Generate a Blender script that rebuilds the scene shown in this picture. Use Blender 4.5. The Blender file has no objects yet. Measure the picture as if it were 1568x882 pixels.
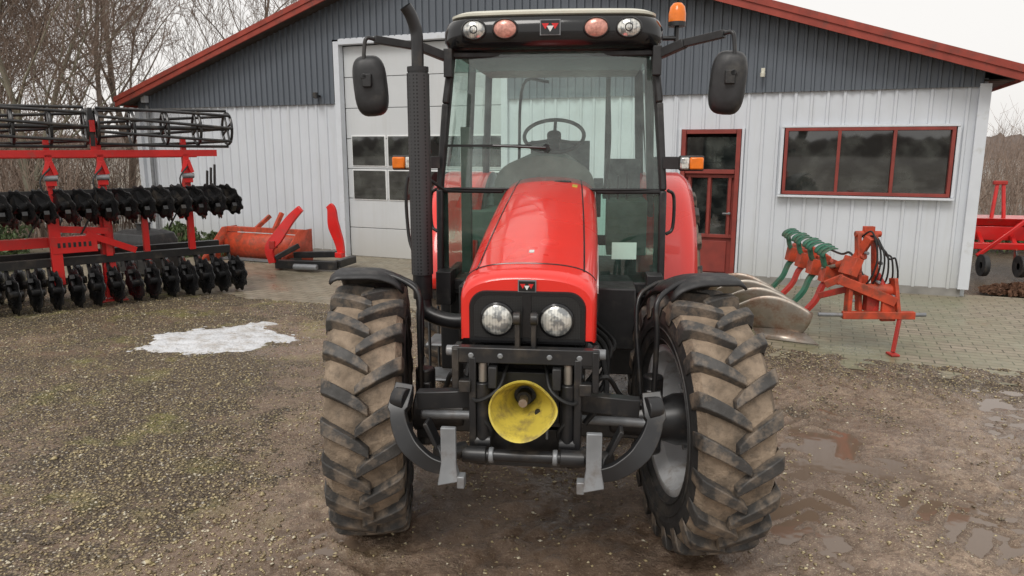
import bpy, bmesh, math, random
import numpy as np
from mathutils import Vector, Matrix, Euler, noise
R=math.radians
random.seed(7)
sc=bpy.context.scene
# ------------------------------------------------------------------ materials
def new_mat(name):
    m=bpy.data.materials.new(name); m.use_nodes=True
    nt=m.node_tree; nt.nodes.clear()
    return m,nt
def nd(nt,t,**kw):
    n=nt.nodes.new(t)
    for k,v in kw.items(): setattr(n,k,v)
    return n
def lk(nt,a,b): nt.links.new(a,b)
def c4(c): return (c[0],c[1],c[2],1)
def mixc(nt,f,a,b,blend='MIX'):
    n=nt.nodes.new('ShaderNodeMix'); n.data_type='RGBA'; n.blend_type=blend
    for i,v in ((0,f),(6,a),(7,b)):
        if isinstance(v,bpy.types.NodeSocket): nt.links.new(v,n.inputs[i])
        elif i==0: n.inputs[0].default_value=v
        else: n.inputs[i].default_value=c4(v)
    return n.outputs[2]
def noise_n(nt,vec,scale,detail=4,rough=.55):
    n=nd(nt,'ShaderNodeTexNoise'); n.inputs['Scale'].default_value=scale
    n.inputs['Detail'].default_value=detail; n.inputs['Roughness'].default_value=rough
    lk(nt,vec,n.inputs['Vector']); return n.outputs['Fac']
def maprange(nt,v,a,b,c=0,d=1):
    n=nd(nt,'ShaderNodeMapRange'); n.clamp=True
    lk(nt,v,n.inputs[0])
    for i,x in enumerate((a,b,c,d)): n.inputs[i+1].default_value=x
    return n.outputs[0]
def mathn(nt,op,a,b=0.0,clamp=False):
    n=nd(nt,'ShaderNodeMath',operation=op); n.use_clamp=clamp
    for i,v in enumerate((a,b)):
        if isinstance(v,bpy.types.NodeSocket): lk(nt,v,n.inputs[i])
        else: n.inputs[i].default_value=v
    return n.outputs[0]
def pbr(name,col,rough=.5,metal=0,var=.15,scale=6,bump=0,bscale=60,coat=0,dirt=None,spec=.5):
    m,nt=new_mat(name)
    tc=nd(nt,'ShaderNodeTexCoord'); v=tc.outputs['Object']
    f=noise_n(nt,v,scale,2)
    a=[x*(1-var) for x in col]; b=[min(1,x*(1+var)) for x in col]
    c=mixc(nt,maprange(nt,f,.3,.7),a,b)
    bs=nd(nt,'ShaderNodeBsdfPrincipled')
    r=maprange(nt,f,.3,.7,min(1,rough*1.2),max(0.02,rough*.85))
    if dirt:
        dc,amt,ds=dirt
        df=maprange(nt,noise_n(nt,v,ds,5,.65),.62-amt*.4,.75-amt*.25,0,min(1,.4+amt))
        c=mixc(nt,df,c,dc)
        r=mathn(nt,'MAXIMUM',r,mathn(nt,'MULTIPLY',df,.85))
    lk(nt,c,bs.inputs['Base Color']); lk(nt,r,bs.inputs['Roughness'])
    bs.inputs['Metallic'].default_value=metal
    bs.inputs['Coat Weight'].default_value=coat; bs.inputs['Coat Roughness'].default_value=.06
    bs.inputs['Specular IOR Level'].default_value=spec
    if bump:
        bn=nd(nt,'ShaderNodeBump'); bn.inputs['Strength'].default_value=bump; bn.inputs['Distance'].default_value=.01
        lk(nt,noise_n(nt,v,bscale,3),bn.inputs['Height']); lk(nt,bn.outputs[0],bs.inputs['Normal'])
    o=nd(nt,'ShaderNodeOutputMaterial'); lk(nt,bs.outputs[0],o.inputs[0])
    return m
def glass(name,tint,refl=.06,haze_dirtc=(.5,.55,.5),dirt=.05):  # diffuse film colour paints in milky haze along with faint dirt
    m,nt=new_mat(name)
    tc=nd(nt,'ShaderNodeTexCoord')
    tr=nd(nt,'ShaderNodeBsdfTransparent'); tr.inputs[0].default_value=c4(tint)
    gl=nd(nt,'ShaderNodeBsdfGlossy'); gl.inputs['Roughness'].default_value=.02
    df=nd(nt,'ShaderNodeBsdfDiffuse'); df.inputs[0].default_value=c4(haze_dirtc)
    fr=nd(nt,'ShaderNodeFresnel'); fr.inputs[0].default_value=1.45
    f=mathn(nt,'ADD',fr.outputs[0],refl,True)
    m1=nd(nt,'ShaderNodeMixShader'); lk(nt,f,m1.inputs[0]); lk(nt,tr.outputs[0],m1.inputs[1]); lk(nt,gl.outputs[0],m1.inputs[2])
    n=noise_n(nt,tc.outputs['Object'],5,6,.7)
    f2=maprange(nt,n,.4,.75,dirt*.4,dirt*2.2)
    m2=nd(nt,'ShaderNodeMixShader'); lk(nt,f2,m2.inputs[0]); lk(nt,m1.outputs[0],m2.inputs[1]); lk(nt,df.outputs[0],m2.inputs[2])
    o=nd(nt,'ShaderNodeOutputMaterial'); lk(nt,m2.outputs[0],o.inputs[0])
    return m
M={}
M['red']=pbr('red_paint',(.80,.022,.012),.28,0,.04,3,coat=.7)
M['redf']=pbr('faded_red_paint',(.45,.035,.025),.45,0,.2,5,dirt=((.12,.05,.03),.25,7))
M['orange']=pbr('orange_red_paint',(.50,.065,.025),.5,0,.25,8,dirt=((.14,.06,.035),.35,9))
M['hred']=pbr('harrow_red',(.66,.018,.016),.35,0,.1,5,coat=.3,dirt=((.2,.1,.07),.12,6))
M['black']=pbr('black_paint',(.018,.018,.019),.33,0,.25,8,dirt=((.08,.065,.05),.24,7))
M['hdisc']=pbr('harrow_disc_paint',(.016,.016,.017),.28,0,.3,9,dirt=((.10,.09,.08),.12,14))
M['plas']=pbr('black_plastic',(.022,.022,.023),.45,0,.2,20,bump=.12,bscale=300,dirt=((.09,.08,.065),.15,5))
M['gloss']=pbr('gloss_black',(.012,.012,.013),.13,0,.1,5)
M['lug']=pbr('tyre_lug_rubber',(.052,.049,.046),.62,0,.3,14,bump=.3,bscale=90,dirt=((.26,.20,.145),.38,10))
M['carc']=pbr('tyre_carcass_mud',(.25,.19,.135),.85,0,.4,10,bump=.7,bscale=70,dirt=((.07,.058,.046),.30,11))
M['side']=pbr('tyre_sidewall',(.032,.032,.032),.55,0,.3,10,bump=.2,bscale=60,dirt=((.12,.10,.08),.2,8))
M['rim']=pbr('rim_grey',(.62,.63,.64),.38,.1,.1,6,dirt=((.25,.19,.14),.25,8))
M['grey']=pbr('grey_steel',(.24,.25,.26),.45,.3,.2,9,dirt=((.12,.09,.07),.2,9))
M['steel']=pbr('worn_steel',(.40,.36,.31),.34,.55,.3,5,dirt=((.22,.10,.05),.38,5))
M['yellow']=pbr('yellow_plastic',(.58,.46,.07),.42,0,.12,10,dirt=((.20,.15,.06),.34,16))
M['cream']=pbr('cream_plastic',(.62,.60,.50),.4,0,.08,6)
M['orangel']=pbr('orange_lens',(.85,.20,.015),.15,0,.1,30)
M['pinkl']=pbr('pink_lens',(.62,.30,.24),.2,.2,.3,60)
M['greenp']=pbr('green_paint',(.03,.14,.085),.45,0,.3,6,dirt=((.12,.08,.05),.3,8))
M['white']=pbr('white_plastic',(.75,.76,.75),.4,0,.05,5)
M['seat']=pbr('seat_cloth',(.12,.13,.13),.85,0,.2,30)
M['dash']=pbr('dash_plastic',(.17,.19,.175),.6,0,.1,20)
M['hose']=pbr('rubber_hose',(.015,.015,.015),.5,0,.1,20)
M['sticker']=pbr('pale_sticker',(.50,.72,.62),.5,0,.05,20)
M['badge']=pbr('badge_red',(.65,.02,.02),.3,0,.05,20)
M['glass']=glass('cab_glass',(.88,.98,.93),.045,(.62,.78,.70),.06)  # pale green film imitates the windscreen haze
M['glasss']=glass('cab_side_glass',(.88,.97,.93),.03,(.60,.75,.68),.03)
M['glassd']=glass('cab_glass_lower',(.45,.72,.60),.06,(.35,.52,.45),.06)
def lens():
    m,nt=new_mat('headlamp_lens'); tc=nd(nt,'ShaderNodeTexCoord')
    wv=nd(nt,'ShaderNodeTexWave'); wv.inputs['Scale'].default_value=26; wv.inputs['Distortion'].default_value=.6; lk(nt,tc.outputs['Object'],wv.inputs[0])
    n=noise_n(nt,tc.outputs['Object'],30,2)
    bs=nd(nt,'ShaderNodeBsdfPrincipled'); bs.inputs['Metallic'].default_value=.5; bs.inputs['Roughness'].default_value=.18
    f=mathn(nt,'ADD',mathn(nt,'MULTIPLY',wv.outputs['Fac'],.3),maprange(nt,n,.45,.62),True)
    lk(nt,mixc(nt,f,(.84,.83,.76),(.26,.27,.27)),bs.inputs['Base Color'])
    bn=nd(nt,'ShaderNodeBump'); bn.inputs['Strength'].default_value=.5; bn.inputs['Distance'].default_value=.006
    lk(nt,n,bn.inputs['Height']); lk(nt,bn.outputs[0],bs.inputs['Normal'])
    bs.inputs['Coat Weight'].default_value=1
    o=nd(nt,'ShaderNodeOutputMaterial'); lk(nt,bs.outputs[0],o.inputs[0]); return m
M['lens']=lens()
def perf(name,scale,lo,hi,c):
    m,nt=new_mat(name); tc=nd(nt,'ShaderNodeTexCoord')
    vo=nd(nt,'ShaderNodeTexVoronoi'); vo.inputs['Scale'].default_value=scale; vo.inputs['Randomness'].default_value=0; lk(nt,tc.outputs['Object'],vo.inputs[0])
    f=maprange(nt,vo.outputs['Distance'],lo,hi)
    bs=nd(nt,'ShaderNodeBsdfPrincipled'); bs.inputs['Roughness'].default_value=.42
    lk(nt,mixc(nt,f,(.002,.002,.002),c),bs.inputs['Base Color'])
    o=nd(nt,'ShaderNodeOutputMaterial'); lk(nt,bs.outputs[0],o.inputs[0]); return m
M['perf']=perf('perforated_guard',52,.30,.40,(.045,.045,.047))
M['mesh']=perf('grille_mesh',150,.3,.42,(.022,.022,.022))
# ------------------------------------------------------------------ mesh builder
class MB:
    def __init__(s): s.v=[];s.f=[];s.m=[];s.mats=[]
    def mi(s,k):
        if k not in s.mats: s.mats.append(k)
        return s.mats.index(k)
    def add(s,vs,fs,k):
        o=len(s.v); s.v+= [tuple(v) for v in vs]; i=s.mi(k)
        for f in fs: s.f.append(tuple(a+o for a in f)); s.m.append(i)
    def box(s,c,size,k,rot=None):
        hx,hy,hz=[a/2 for a in size]; c=Vector(c)
        vs=[Vector((x,y,z)) for x in(-hx,hx) for y in(-hy,hy) for z in(-hz,hz)]
        if rot is not None:
            m=rot if isinstance(rot,Matrix) else Euler([R(a) for a in rot]).to_matrix()
            vs=[m@v for v in vs]
        s.add([c+v for v in vs],[(0,1,3,2),(4,6,7,5),(0,4,5,1),(2,3,7,6),(0,2,6,4),(1,5,7,3)],k)
    def beam(s,p0,p1,w,h,k,up=(0,0,1)):
        p0=Vector(p0);p1=Vector(p1); d=(p1-p0); L=d.length; d.normalize()
        up=Vector(up)
        if abs(d.dot(up))>.98: up=Vector((0,1,0))
        x=d.cross(up).normalized(); z=x.cross(d).normalized()
        m=Matrix((x,d,z)).transposed()
        s.box((p0+p1)/2,(w,L,h),k,m)
    def tube(s,pts,r,k,n=8,cap=True,closed=False):
        pts=[Vector(p) for p in pts]; N=len(pts)
        rs=r if isinstance(r,(list,tuple)) else [r]*N
        t0=(pts[1]-pts[0]).normalized()
        up=Vector((0,0,1)) if abs(t0.z)<.9 else Vector((1,0,0))
        x=t0.cross(up).normalized(); vs=[];fs=[]
        for i,p in enumerate(pts):
            if closed: t=(pts[(i+1)%N]-pts[i-1]).normalized()
            elif i==0: t=t0
            elif i==N-1: t=(pts[i]-pts[i-1]).normalized()
            else:
                t=(pts[i+1]-pts[i-1])
                t=t.normalized() if t.length>1e-6 else t0
            x=(x-t*x.dot(t))
            if x.length<1e-5: x=t.orthogonal()
            x.normalize()
            y=t.cross(x)
            for j in range(n):
                a=2*math.pi*j/n; vs.append(p+(x*math.cos(a)+y*math.sin(a))*rs[i])
        for i in range(N if closed else N-1):
            i2=(i+1)%N
            for j in range(n):
                j2=(j+1)%n; fs.append((i*n+j,i*n+j2,i2*n+j2,i2*n+j))
        if cap and not closed:
            fs.append(tuple(range(n-1,-1,-1))); fs.append(tuple((N-1)*n+j for j in range(n)))
        s.add(vs,fs,k)
    def cyl(s,p0,p1,r,k,n=20,r1=None): s.tube([p0,p1],[r,r if r1 is None else r1],k,n)
    def lathe(s,prof,c,axis,k,n=32,sx=1,sz=1,closed=False):
        c=Vector(c); ax=Vector(axis).normalized()
        x=ax.orthogonal().normalized()
        if abs(ax.y)>.9: x=Vector((1,0,0))
        if abs(ax.x)>.9: x=Vector((0,1,0))
        if abs(ax.z)>.9: x=Vector((1,0,0))
        x=(x-ax*x.dot(ax)).normalized(); y=ax.cross(x); vs=[];fs=[];P=len(prof)
        for a,r in prof:
            for j in range(n):
                t=2*math.pi*j/n; vs.append(c+ax*a+x*math.cos(t)*r*sx+y*math.sin(t)*r*sz)
        for i in range(P-1):
            for j in range(n):
                j2=(j+1)%n; fs.append((i*n+j,i*n+j2,(i+1)*n+j2,(i+1)*n+j))
        s.add(vs,fs,k)
    def grid(s,fn,nu,nv,k):
        vs=[fn(i/nu,j/nv) for i in range(nu+1) for j in range(nv+1)]
        fs=[(i*(nv+1)+j,(i+1)*(nv+1)+j,(i+1)*(nv+1)+j+1,i*(nv+1)+j+1) for i in range(nu) for j in range(nv)]
        s.add(vs,fs,k)
    def loft(s,rings,k,closed=True,cap0=False,cap1=False):
        n=len(rings[0]); vs=[p for r in rings for p in r]; fs=[]
        for i in range(len(rings)-1):
            for j in range(n if closed else n-1):
                j2=(j+1)%n; fs.append((i*n+j,i*n+j2,(i+1)*n+j2,(i+1)*n+j))
        if cap0: fs.append(tuple(range(n)))
        if cap1: fs.append(tuple((len(rings)-1)*n+j for j in range(n)))
        s.add(vs,fs,k)
    def obj(s,name,parent=None,bevel=0,smooth=True,solid=0,recalc=True,ang=38):
        me=bpy.data.meshes.new(name); me.from_pydata(s.v,[],s.f)
        for k in s.mats: me.materials.append(M[k])
        me.polygons.foreach_set('material_index',s.m)
        if recalc:
            bm=bmesh.new(); bm.from_mesh(me); bmesh.ops.recalc_face_normals(bm,faces=bm.faces); bm.to_mesh(me); bm.free()
        if smooth:
            me.polygons.foreach_set('use_smooth',[True]*len(me.polygons))
            me.set_sharp_from_angle(angle=R(ang))
        me.update()
        o=bpy.data.objects.new(name,me); sc.collection.objects.link(o)
        if solid:
            md=o.modifiers.new('s','SOLIDIFY'); md.thickness=solid; md.offset=0
        if bevel:
            md=o.modifiers.new('b','BEVEL'); md.width=bevel; md.segments=2; md.limit_method='ANGLE'; md.angle_limit=R(40)
        if parent: o.parent=parent
        return o
def empty(name,loc=(0,0,0),rz=0):
    e=bpy.data.objects.new(name,None); sc.collection.objects.link(e); e.location=loc; e.rotation_euler=(0,0,rz); e.empty_display_size=.2
    return e
def smoothpath(pts,sub=6):
    pts=[Vector(p) for p in pts]; out=[]
    P=[pts[0]*2-pts[1]]+pts+[pts[-1]*2-pts[-2]]
    for i in range(1,len(P)-2):
        a,b,c,d=P[i-1],P[i],P[i+1],P[i+2]
        for j in range(sub):
            t=j/sub
            out.append(.5*((2*b)+(c-a)*t+(2*a-5*b+4*c-d)*t*t+(-a+3*b-3*c+d)*t**3))
    out.append(pts[-1]); return out
# ------------------------------------------------------------------ building frame
CT,ST=.9226,.3858
WY=12.08
BR=-math.atan2(ST,CT)
def bperp(x,y): return x*ST+(y-WY)*CT
# ------------------------------------------------------------------ ground
def sstep(a,b,x):
    t=max(0,min(1,(x-a)/(b-a))); return t*t*(3-2*t)
def rut(x,y):
    h=0
    for cx,k in((1.75,.30),(3.0,.52),(-.95,.04),(2.3,-.35),(-1.9,-.1)):
        c=cx+k*(y-4)+.12*math.sin(y*1.1+cx)
        d=abs(x-c)
        if d<.34:
            w=1-sstep(.18,.34,d)
            h-=.012*w
            h+=.022*w*max(0,math.sin((y+abs(x-c)*.9)*2*math.pi/.17))*sstep(-.3,.2,noise.noise(Vector((x,y,50))))
    return h
def gh(x,y):
    if abs(x)>40 or abs(y)>60: return -.01
    n1=noise.noise(Vector((x*.7,y*.7,1)))*.008
    n2=noise.noise(Vector((x*3.1,y*3.1,4)))*.018
    mud=sstep(-2.6,-.8,x)
    cl=sstep(-.25,.25,noise.noise(Vector((x*1.1,y*1.1,77))))
    n3=(noise.noise(Vector((x*7,y*7,9)))*.024+noise.noise(Vector((x*17,y*17,3)))*.015)*(.35+.65*mud*(.25+.75*cl))
    ridge=(1-abs(noise.noise(Vector((x*5+y*1.5,y*2.6-x*1.2,20)))*2))*.015*mud*cl
    h=n1+n2+n3+ridge+.004+rut(x,y)*mud+.016*(1-mud)
    d=-bperp(x,y)
    e=3.6+noise.noise(Vector((x*1.3,y*1.3,7)))*.22+noise.noise(Vector((x*5,y*5,7)))*.10
    k=sstep(e-.12,e+.1,d)
    if bperp(x,y)>13: k=1
    s=x*CT-(y-WY)*ST
    if s<-9.5 or s>9.2: k=1
    return h*k+(-.05)*(1-k)
def axis(lo,hi,st,far):
    a=list(np.arange(lo,hi+1e-6,st)); d=st; x=a[-1]
    while x<far: d*=1.35; x+=d; a.append(x)
    d=st;x=a[0];b=[]
    while x>-far: d*=1.35; x-=d; b.append(x)
    return b[::-1]+a
xs=axis(-6.2,6.2,.026,320); ys=axis(1.9,9.2,.026,320)
nx,ny=len(xs),len(ys)
vs=[(x,y,gh(x,y)) for x in xs for y in ys]
near=[v[2] for v in vs if -1.5<v[0]<4.5 and 2<v[1]<6.3]
WL=float(np.percentile(near,7))
fs=[(i*ny+j,(i+1)*ny+j,(i+1)*ny+j+1,i*ny+j+1) for i in range(nx-1) for j in range(ny-1)]
def ground_mat():
    m,nt=new_mat('mud_and_gravel'); tc=nd(nt,'ShaderNodeTexCoord'); v=tc.outputs['Object']
    sx=nd(nt,'ShaderNodeSeparateXYZ'); lk(nt,v,sx.inputs[0]); X,Y,Z=sx.outputs[0],sx.outputs[1],sx.outputs[2]
    big=noise_n(nt,v,.6,3,.6)
    med=noise_n(nt,v,3.0,4,.65); fine=noise_n(nt,v,24,4,.75); vf=noise_n(nt,v,95,1,.7)
    vo=nd(nt,'ShaderNodeTexVoronoi'); vo.inputs['Scale'].default_value=58; lk(nt,v,vo.inputs[0])
    sep=nd(nt,'ShaderNodeSeparateColor'); lk(nt,vo.outputs['Color'],sep.inputs[0])
    stone=mixc(nt,sep.outputs[0],(.19,.145,.08),(.52,.42,.235))
    stone=mixc(nt,maprange(nt,sep.outputs[1],.70,.74),stone,(.08,.06,.042))
    stone=mixc(nt,maprange(nt,sep.outputs[2],.92,.94),stone,(.62,.57,.48))
    stone=mixc(nt,maprange(nt,vo.outputs['Distance'],.25,.6),stone,(.07,.05,.032))
    mud=mixc(nt,maprange(nt,med,.3,.7),(.185,.122,.082),(.45,.33,.24))
    mud=mixc(nt,maprange(nt,fine,.40,.58),mixc(nt,.55,mud,(.06,.038,.026)),mud)
    mud=mixc(nt,maprange(nt,vf,.60,.68),mud,(.52,.43,.30))
    gx=maprange(nt,X,-.3,-2.8)
    g=mathn(nt,'ADD',gx,mathn(nt,'MULTIPLY',mathn(nt,'SUBTRACT',big,.5),3.8))
    pd=mathn(nt,'ADD',mathn(nt,'MULTIPLY',X,ST),mathn(nt,'MULTIPLY',mathn(nt,'SUBTRACT',Y,WY),CT))
    band=maprange(nt,pd,-5.2,-4.2)
    g=mathn(nt,'MAXIMUM',g,mathn(nt,'MULTIPLY',band,.9))
    g=mathn(nt,'ADD',g,mathn(nt,'MULTIPLY',mathn(nt,'SUBTRACT',fine,.5),2.2))
    g=mathn(nt,'ADD',g,mathn(nt,'MULTIPLY',mathn(nt,'SUBTRACT',med,.5),1.8))
    g=maprange(nt,g,.5,.9)
    c=mixc(nt,g,mud,stone)
    lowz=maprange(nt,Z,WL,WL+.020,1,0)
    wet=maprange(nt,mathn(nt,'ADD',noise_n(nt,v,1.0,4,.65),mathn(nt,'MULTIPLY',lowz,.12)),.40,.50)
    wet=mathn(nt,'MULTIPLY',wet,mathn(nt,'SUBTRACT',1.0,mathn(nt,'MULTIPLY',g,.6)))
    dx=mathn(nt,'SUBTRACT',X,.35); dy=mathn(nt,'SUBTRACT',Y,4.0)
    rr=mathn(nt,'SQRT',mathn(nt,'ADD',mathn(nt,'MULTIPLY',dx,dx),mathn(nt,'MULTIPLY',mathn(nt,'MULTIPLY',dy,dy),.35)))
    dark_oval=maprange(nt,mathn(nt,'ADD',rr,mathn(nt,'MULTIPLY',med,.9)),1.8,1.2,0,.55)  # darker brown oval of ground around the tractor
    c=mixc(nt,dark_oval,c,(.08,.050,.034))
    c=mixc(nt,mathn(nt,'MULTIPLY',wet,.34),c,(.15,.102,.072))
    c=mixc(nt,mathn(nt,'MULTIPLY',lowz,.5),c,(.09,.06,.04))
    moss=maprange(nt,noise_n(nt,v,1.7,4,.7),.54,.68,0,.5)
    c=mixc(nt,mathn(nt,'MULTIPLY',moss,gx),c,(.27,.26,.06))
    rough=mathn(nt,'SUBTRACT',.66,mathn(nt,'MULTIPLY',wet,.50))
    bs=nd(nt,'ShaderNodeBsdfPrincipled'); lk(nt,c,bs.inputs['Base Color']); lk(nt,rough,bs.inputs['Roughness'])
    h=mathn(nt,'ADD',mathn(nt,'MULTIPLY',fine,1.5),mathn(nt,'MULTIPLY',mathn(nt,'MULTIPLY',vo.outputs['Distance'],g),-1.4))
    bn=nd(nt,'ShaderNodeBump'); bn.inputs['Distance'].default_value=.020
    lk(nt,mathn(nt,'SUBTRACT',1.0,mathn(nt,'MULTIPLY',wet,.55)),bn.inputs['Strength'])
    lk(nt,h,bn.inputs['Height']); lk(nt,bn.outputs[0],bs.inputs['Normal'])
    o=nd(nt,'ShaderNodeOutputMaterial'); lk(nt,bs.outputs[0],o.inputs[0]); return m
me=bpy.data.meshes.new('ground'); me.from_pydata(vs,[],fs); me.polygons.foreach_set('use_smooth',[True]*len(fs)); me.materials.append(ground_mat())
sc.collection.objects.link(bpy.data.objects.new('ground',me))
def water():
    m,nt=new_mat('muddy_water'); tc=nd(nt,'ShaderNodeTexCoord')
    bs=nd(nt,'ShaderNodeBsdfPrincipled'); bs.inputs['Base Color'].default_value=(.17,.12,.085,1); bs.inputs['Roughness'].default_value=.04
    bs.inputs['IOR'].default_value=1.5
    bn=nd(nt,'ShaderNodeBump'); bn.inputs['Strength'].default_value=.08; bn.inputs['Distance'].default_value=.01
    lk(nt,noise_n(nt,tc.outputs['Object'],6,2),bn.inputs['Height']); lk(nt,bn.outputs[0],bs.inputs['Normal'])
    o=nd(nt,'ShaderNodeOutputMaterial'); lk(nt,bs.outputs[0],o.inputs[0]); return m
M['water']=water()
mb=MB(); mb.add([(-5,-11.5,0),(9,-11.5,0),(9,-4.25,0),(-5,-4.25,0)],[(0,1,2,3)],'water')
pu=mb.obj('puddle_water',smooth=False,recalc=False); pu.location=(0,WY,WL); pu.rotation_euler=(0,0,BR)
def pebbles():
    rng=np.random.default_rng(3)
    base=np.array([(1,0,0),(0,1,0),(-1,0,0),(0,-1,0),(0,0,.7),(0,0,-.6)],float)
    F=np.array([(0,1,4),(1,2,4),(2,3,4),(3,0,4),(1,0,5),(2,1,5),(3,2,5),(0,3,5)])
    V=[];n=0;tries=0
    while n<30000 and tries<200000:
        tries+=1
        y=2.0+7.4*rng.random()**1.3; x=(rng.random()*2-1)*(.8*y+.5)
        d=-bperp(x,y)
        if d<3.5: continue
        nn=noise.noise(Vector((x*.8,y*.8,31)))+.9*noise.noise(Vector((x*2.5,y*2.5,31)))
        p=max(0,min(1,(-x-.1)/2.4))
        p=p+nn*1.4
        if d<4.7: p=max(p,.8)
        p=max(.10,p)
        if rng.random()>p: continue
        s=.0045+.0085*rng.random()**2.0
        if rng.random()<.006: s*=2.0
        a=rng.random()*6.28; ca,sa=math.cos(a),math.sin(a)
        b=base*(s*np.array([1.3,.9,.8]))*(.7+.6*rng.random((6,1)))
        X=b[:,0]*ca-b[:,1]*sa+x; Y=b[:,0]*sa+b[:,1]*ca+y; Z=b[:,2]+gh(x,y)+s*.2
        V.append(np.stack([X,Y,Z],1)); n+=1
    V=np.concatenate(V); Fs=(F[None]+np.arange(n)[:,None,None]*6).reshape(-1,3)
    me=bpy.data.meshes.new('gravel'); me.vertices.add(len(V)); me.vertices.foreach_set('co',V.ravel())
    me.loops.add(Fs.size); me.loops.foreach_set('vertex_index',Fs.ravel().astype(np.int32))
    me.polygons.add(len(Fs)); me.polygons.foreach_set('loop_start',np.arange(0,Fs.size,3,dtype=np.int32))
    me.update(calc_edges=True); me.validate()
    m,nt=new_mat('pebble_stone'); tc=nd(nt,'ShaderNodeTexCoord')
    vo=nd(nt,'ShaderNodeTexVoronoi'); vo.inputs['Scale'].default_value=35; lk(nt,tc.outputs['Object'],vo.inputs[0])
    sep=nd(nt,'ShaderNodeSeparateColor'); lk(nt,vo.outputs['Color'],sep.inputs[0])
    cr=nd(nt,'ShaderNodeValToRGB'); e=cr.color_ramp; e.elements[0].color=(.09,.07,.05,1); e.elements[1].color=(.62,.57,.46,1); e.elements[1].position=1
    for p,c in((.3,(.25,.19,.11)),(.6,(.42,.34,.18)),(.85,(.50,.42,.25))):
        q=e.elements.new(p); q.color=c4(c)
    lk(nt,sep.outputs[0],cr.inputs[0])
    bs=nd(nt,'ShaderNodeBsdfPrincipled'); bs.inputs['Roughness'].default_value=.4; lk(nt,cr.outputs[0],bs.inputs['Base Color'])
    o=nd(nt,'ShaderNodeOutputMaterial'); lk(nt,bs.outputs[0],o.inputs[0]); me.materials.append(m)
    sc.collection.objects.link(bpy.data.objects.new('gravel',me))
pebbles()
# ------------------------------------------------------------------ paving
def paving_mat():
    m,nt=new_mat('block_paving'); tc=nd(nt,'ShaderNodeTexCoord'); v=tc.outputs['Object']
    br=nd(nt,'ShaderNodeTexBrick'); lk(nt,v,br.inputs['Vector']); br.inputs['Scale'].default_value=1
    br.inputs['Brick Width'].default_value=.22; br.inputs['Row Height'].default_value=.11; br.inputs['Mortar Size'].default_value=.006
    br.inputs['Color1'].default_value=(.25,.21,.155,1); br.inputs['Color2'].default_value=(.33,.28,.21,1); br.inputs['Mortar'].default_value=(.06,.06,.035,1)
    n1=noise_n(nt,v,1.1,5,.65); n2=noise_n(nt,v,9,4,.7)
    sx=nd(nt,'ShaderNodeSeparateXYZ'); lk(nt,v,sx.inputs[0])
    mossx=maprange(nt,sx.outputs[0],0,3.5,.15,.6)
    c=mixc(nt,mathn(nt,'MULTIPLY',maprange(nt,n1,.38,.6),mossx),br.outputs[0],(.18,.19,.09))
    c=mixc(nt,maprange(nt,n2,.5,.7,0,.5),c,(.11,.09,.062))
    bs=nd(nt,'ShaderNodeBsdfPrincipled'); lk(nt,c,bs.inputs['Base Color'])
    lk(nt,maprange(nt,n1,.35,.65,.65,.25),bs.inputs['Roughness'])
    bn=nd(nt,'ShaderNodeBump'); bn.inputs['Strength'].default_value=.5; bn.inputs['Distance'].default_value=.006
    lk(nt,mathn(nt,'ADD',mathn(nt,'MULTIPLY',br.outputs['Fac'],-1.0),mathn(nt,'MULTIPLY',n2,.6)),bn.inputs['Height']); lk(nt,bn.outputs[0],bs.inputs['Normal'])
    o=nd(nt,'ShaderNodeOutputMaterial'); lk(nt,bs.outputs[0],o.inputs[0]); return m
M['paving']=paving_mat()
mb=MB(); mb.add([(-9.6,-4.1,0),(9.3,-4.1,0),(9.3,.2,0),(-9.6,.2,0)],[(0,1,2,3)],'paving')
pv=mb.obj('block_paving',smooth=False,recalc=False)
pv.location=(0,WY,0.002); pv.rotation_euler=(0,0,BR)
# ------------------------------------------------------------------ snow
def snow_mat():
    m,nt=new_mat('melting_snow'); tc=nd(nt,'ShaderNodeTexCoord'); v=tc.outputs['Object']
    bs=nd(nt,'ShaderNodeBsdfPrincipled'); n=noise_n(nt,v,7,6,.7)
    lk(nt,mixc(nt,maprange(nt,n,.46,.72),(.68,.69,.71),(.38,.33,.27)),bs.inputs['Base Color']); bs.inputs['Roughness'].default_value=.55
    bn=nd(nt,'ShaderNodeBump'); bn.inputs['Strength'].default_value=.9; bn.inputs['Distance'].default_value=.03
    lk(nt,noise_n(nt,v,22,5),bn.inputs['Height']); lk(nt,bn.outputs[0],bs.inputs['Normal'])
    o=nd(nt,'ShaderNodeOutputMaterial'); lk(nt,bs.outputs[0],o.inputs[0]); return m
M['snow']=snow_mat()
def snow(cx,cy,ax,ay,rot,th,seed,name='snow_patch'):
    mb=MB(); n=70; vs=[];idx={}
    fs=[]
    for i in range(n+1):
        for j in range(n+1):
            u=i/n*2.6-1.3; w=j/n*2.6-1.3
            r=math.hypot(u,w)+noise.noise(Vector((u*1.6,w*1.6,seed)))*.5+noise.noise(Vector((u*5,w*5,seed)))*.3+noise.noise(Vector((u*12,w*12,seed)))*.22
            x=cx+(u*ax*math.cos(rot)-w*ay*math.sin(rot)); y=cy+(u*ax*math.sin(rot)+w*ay*math.cos(rot))
            h=th*min(1,max(-1,(1-r)*2.5))
            vs.append((x,y,gh(x,y)*.8+h+noise.noise(Vector((x*9,y*9,seed)))*.010)); idx[(i,j)]=r
    for i in range(n):
        for j in range(n):
            if min(idx[(i,j)],idx[(i+1,j)],idx[(i,j+1)],idx[(i+1,j+1)])<1.05:
                a=i*(n+1)+j; fs.append((a,a+n+1,a+n+2,a+1))
    mb.add(vs,fs,'snow'); return mb.obj(name,recalc=False,ang=180)
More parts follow.
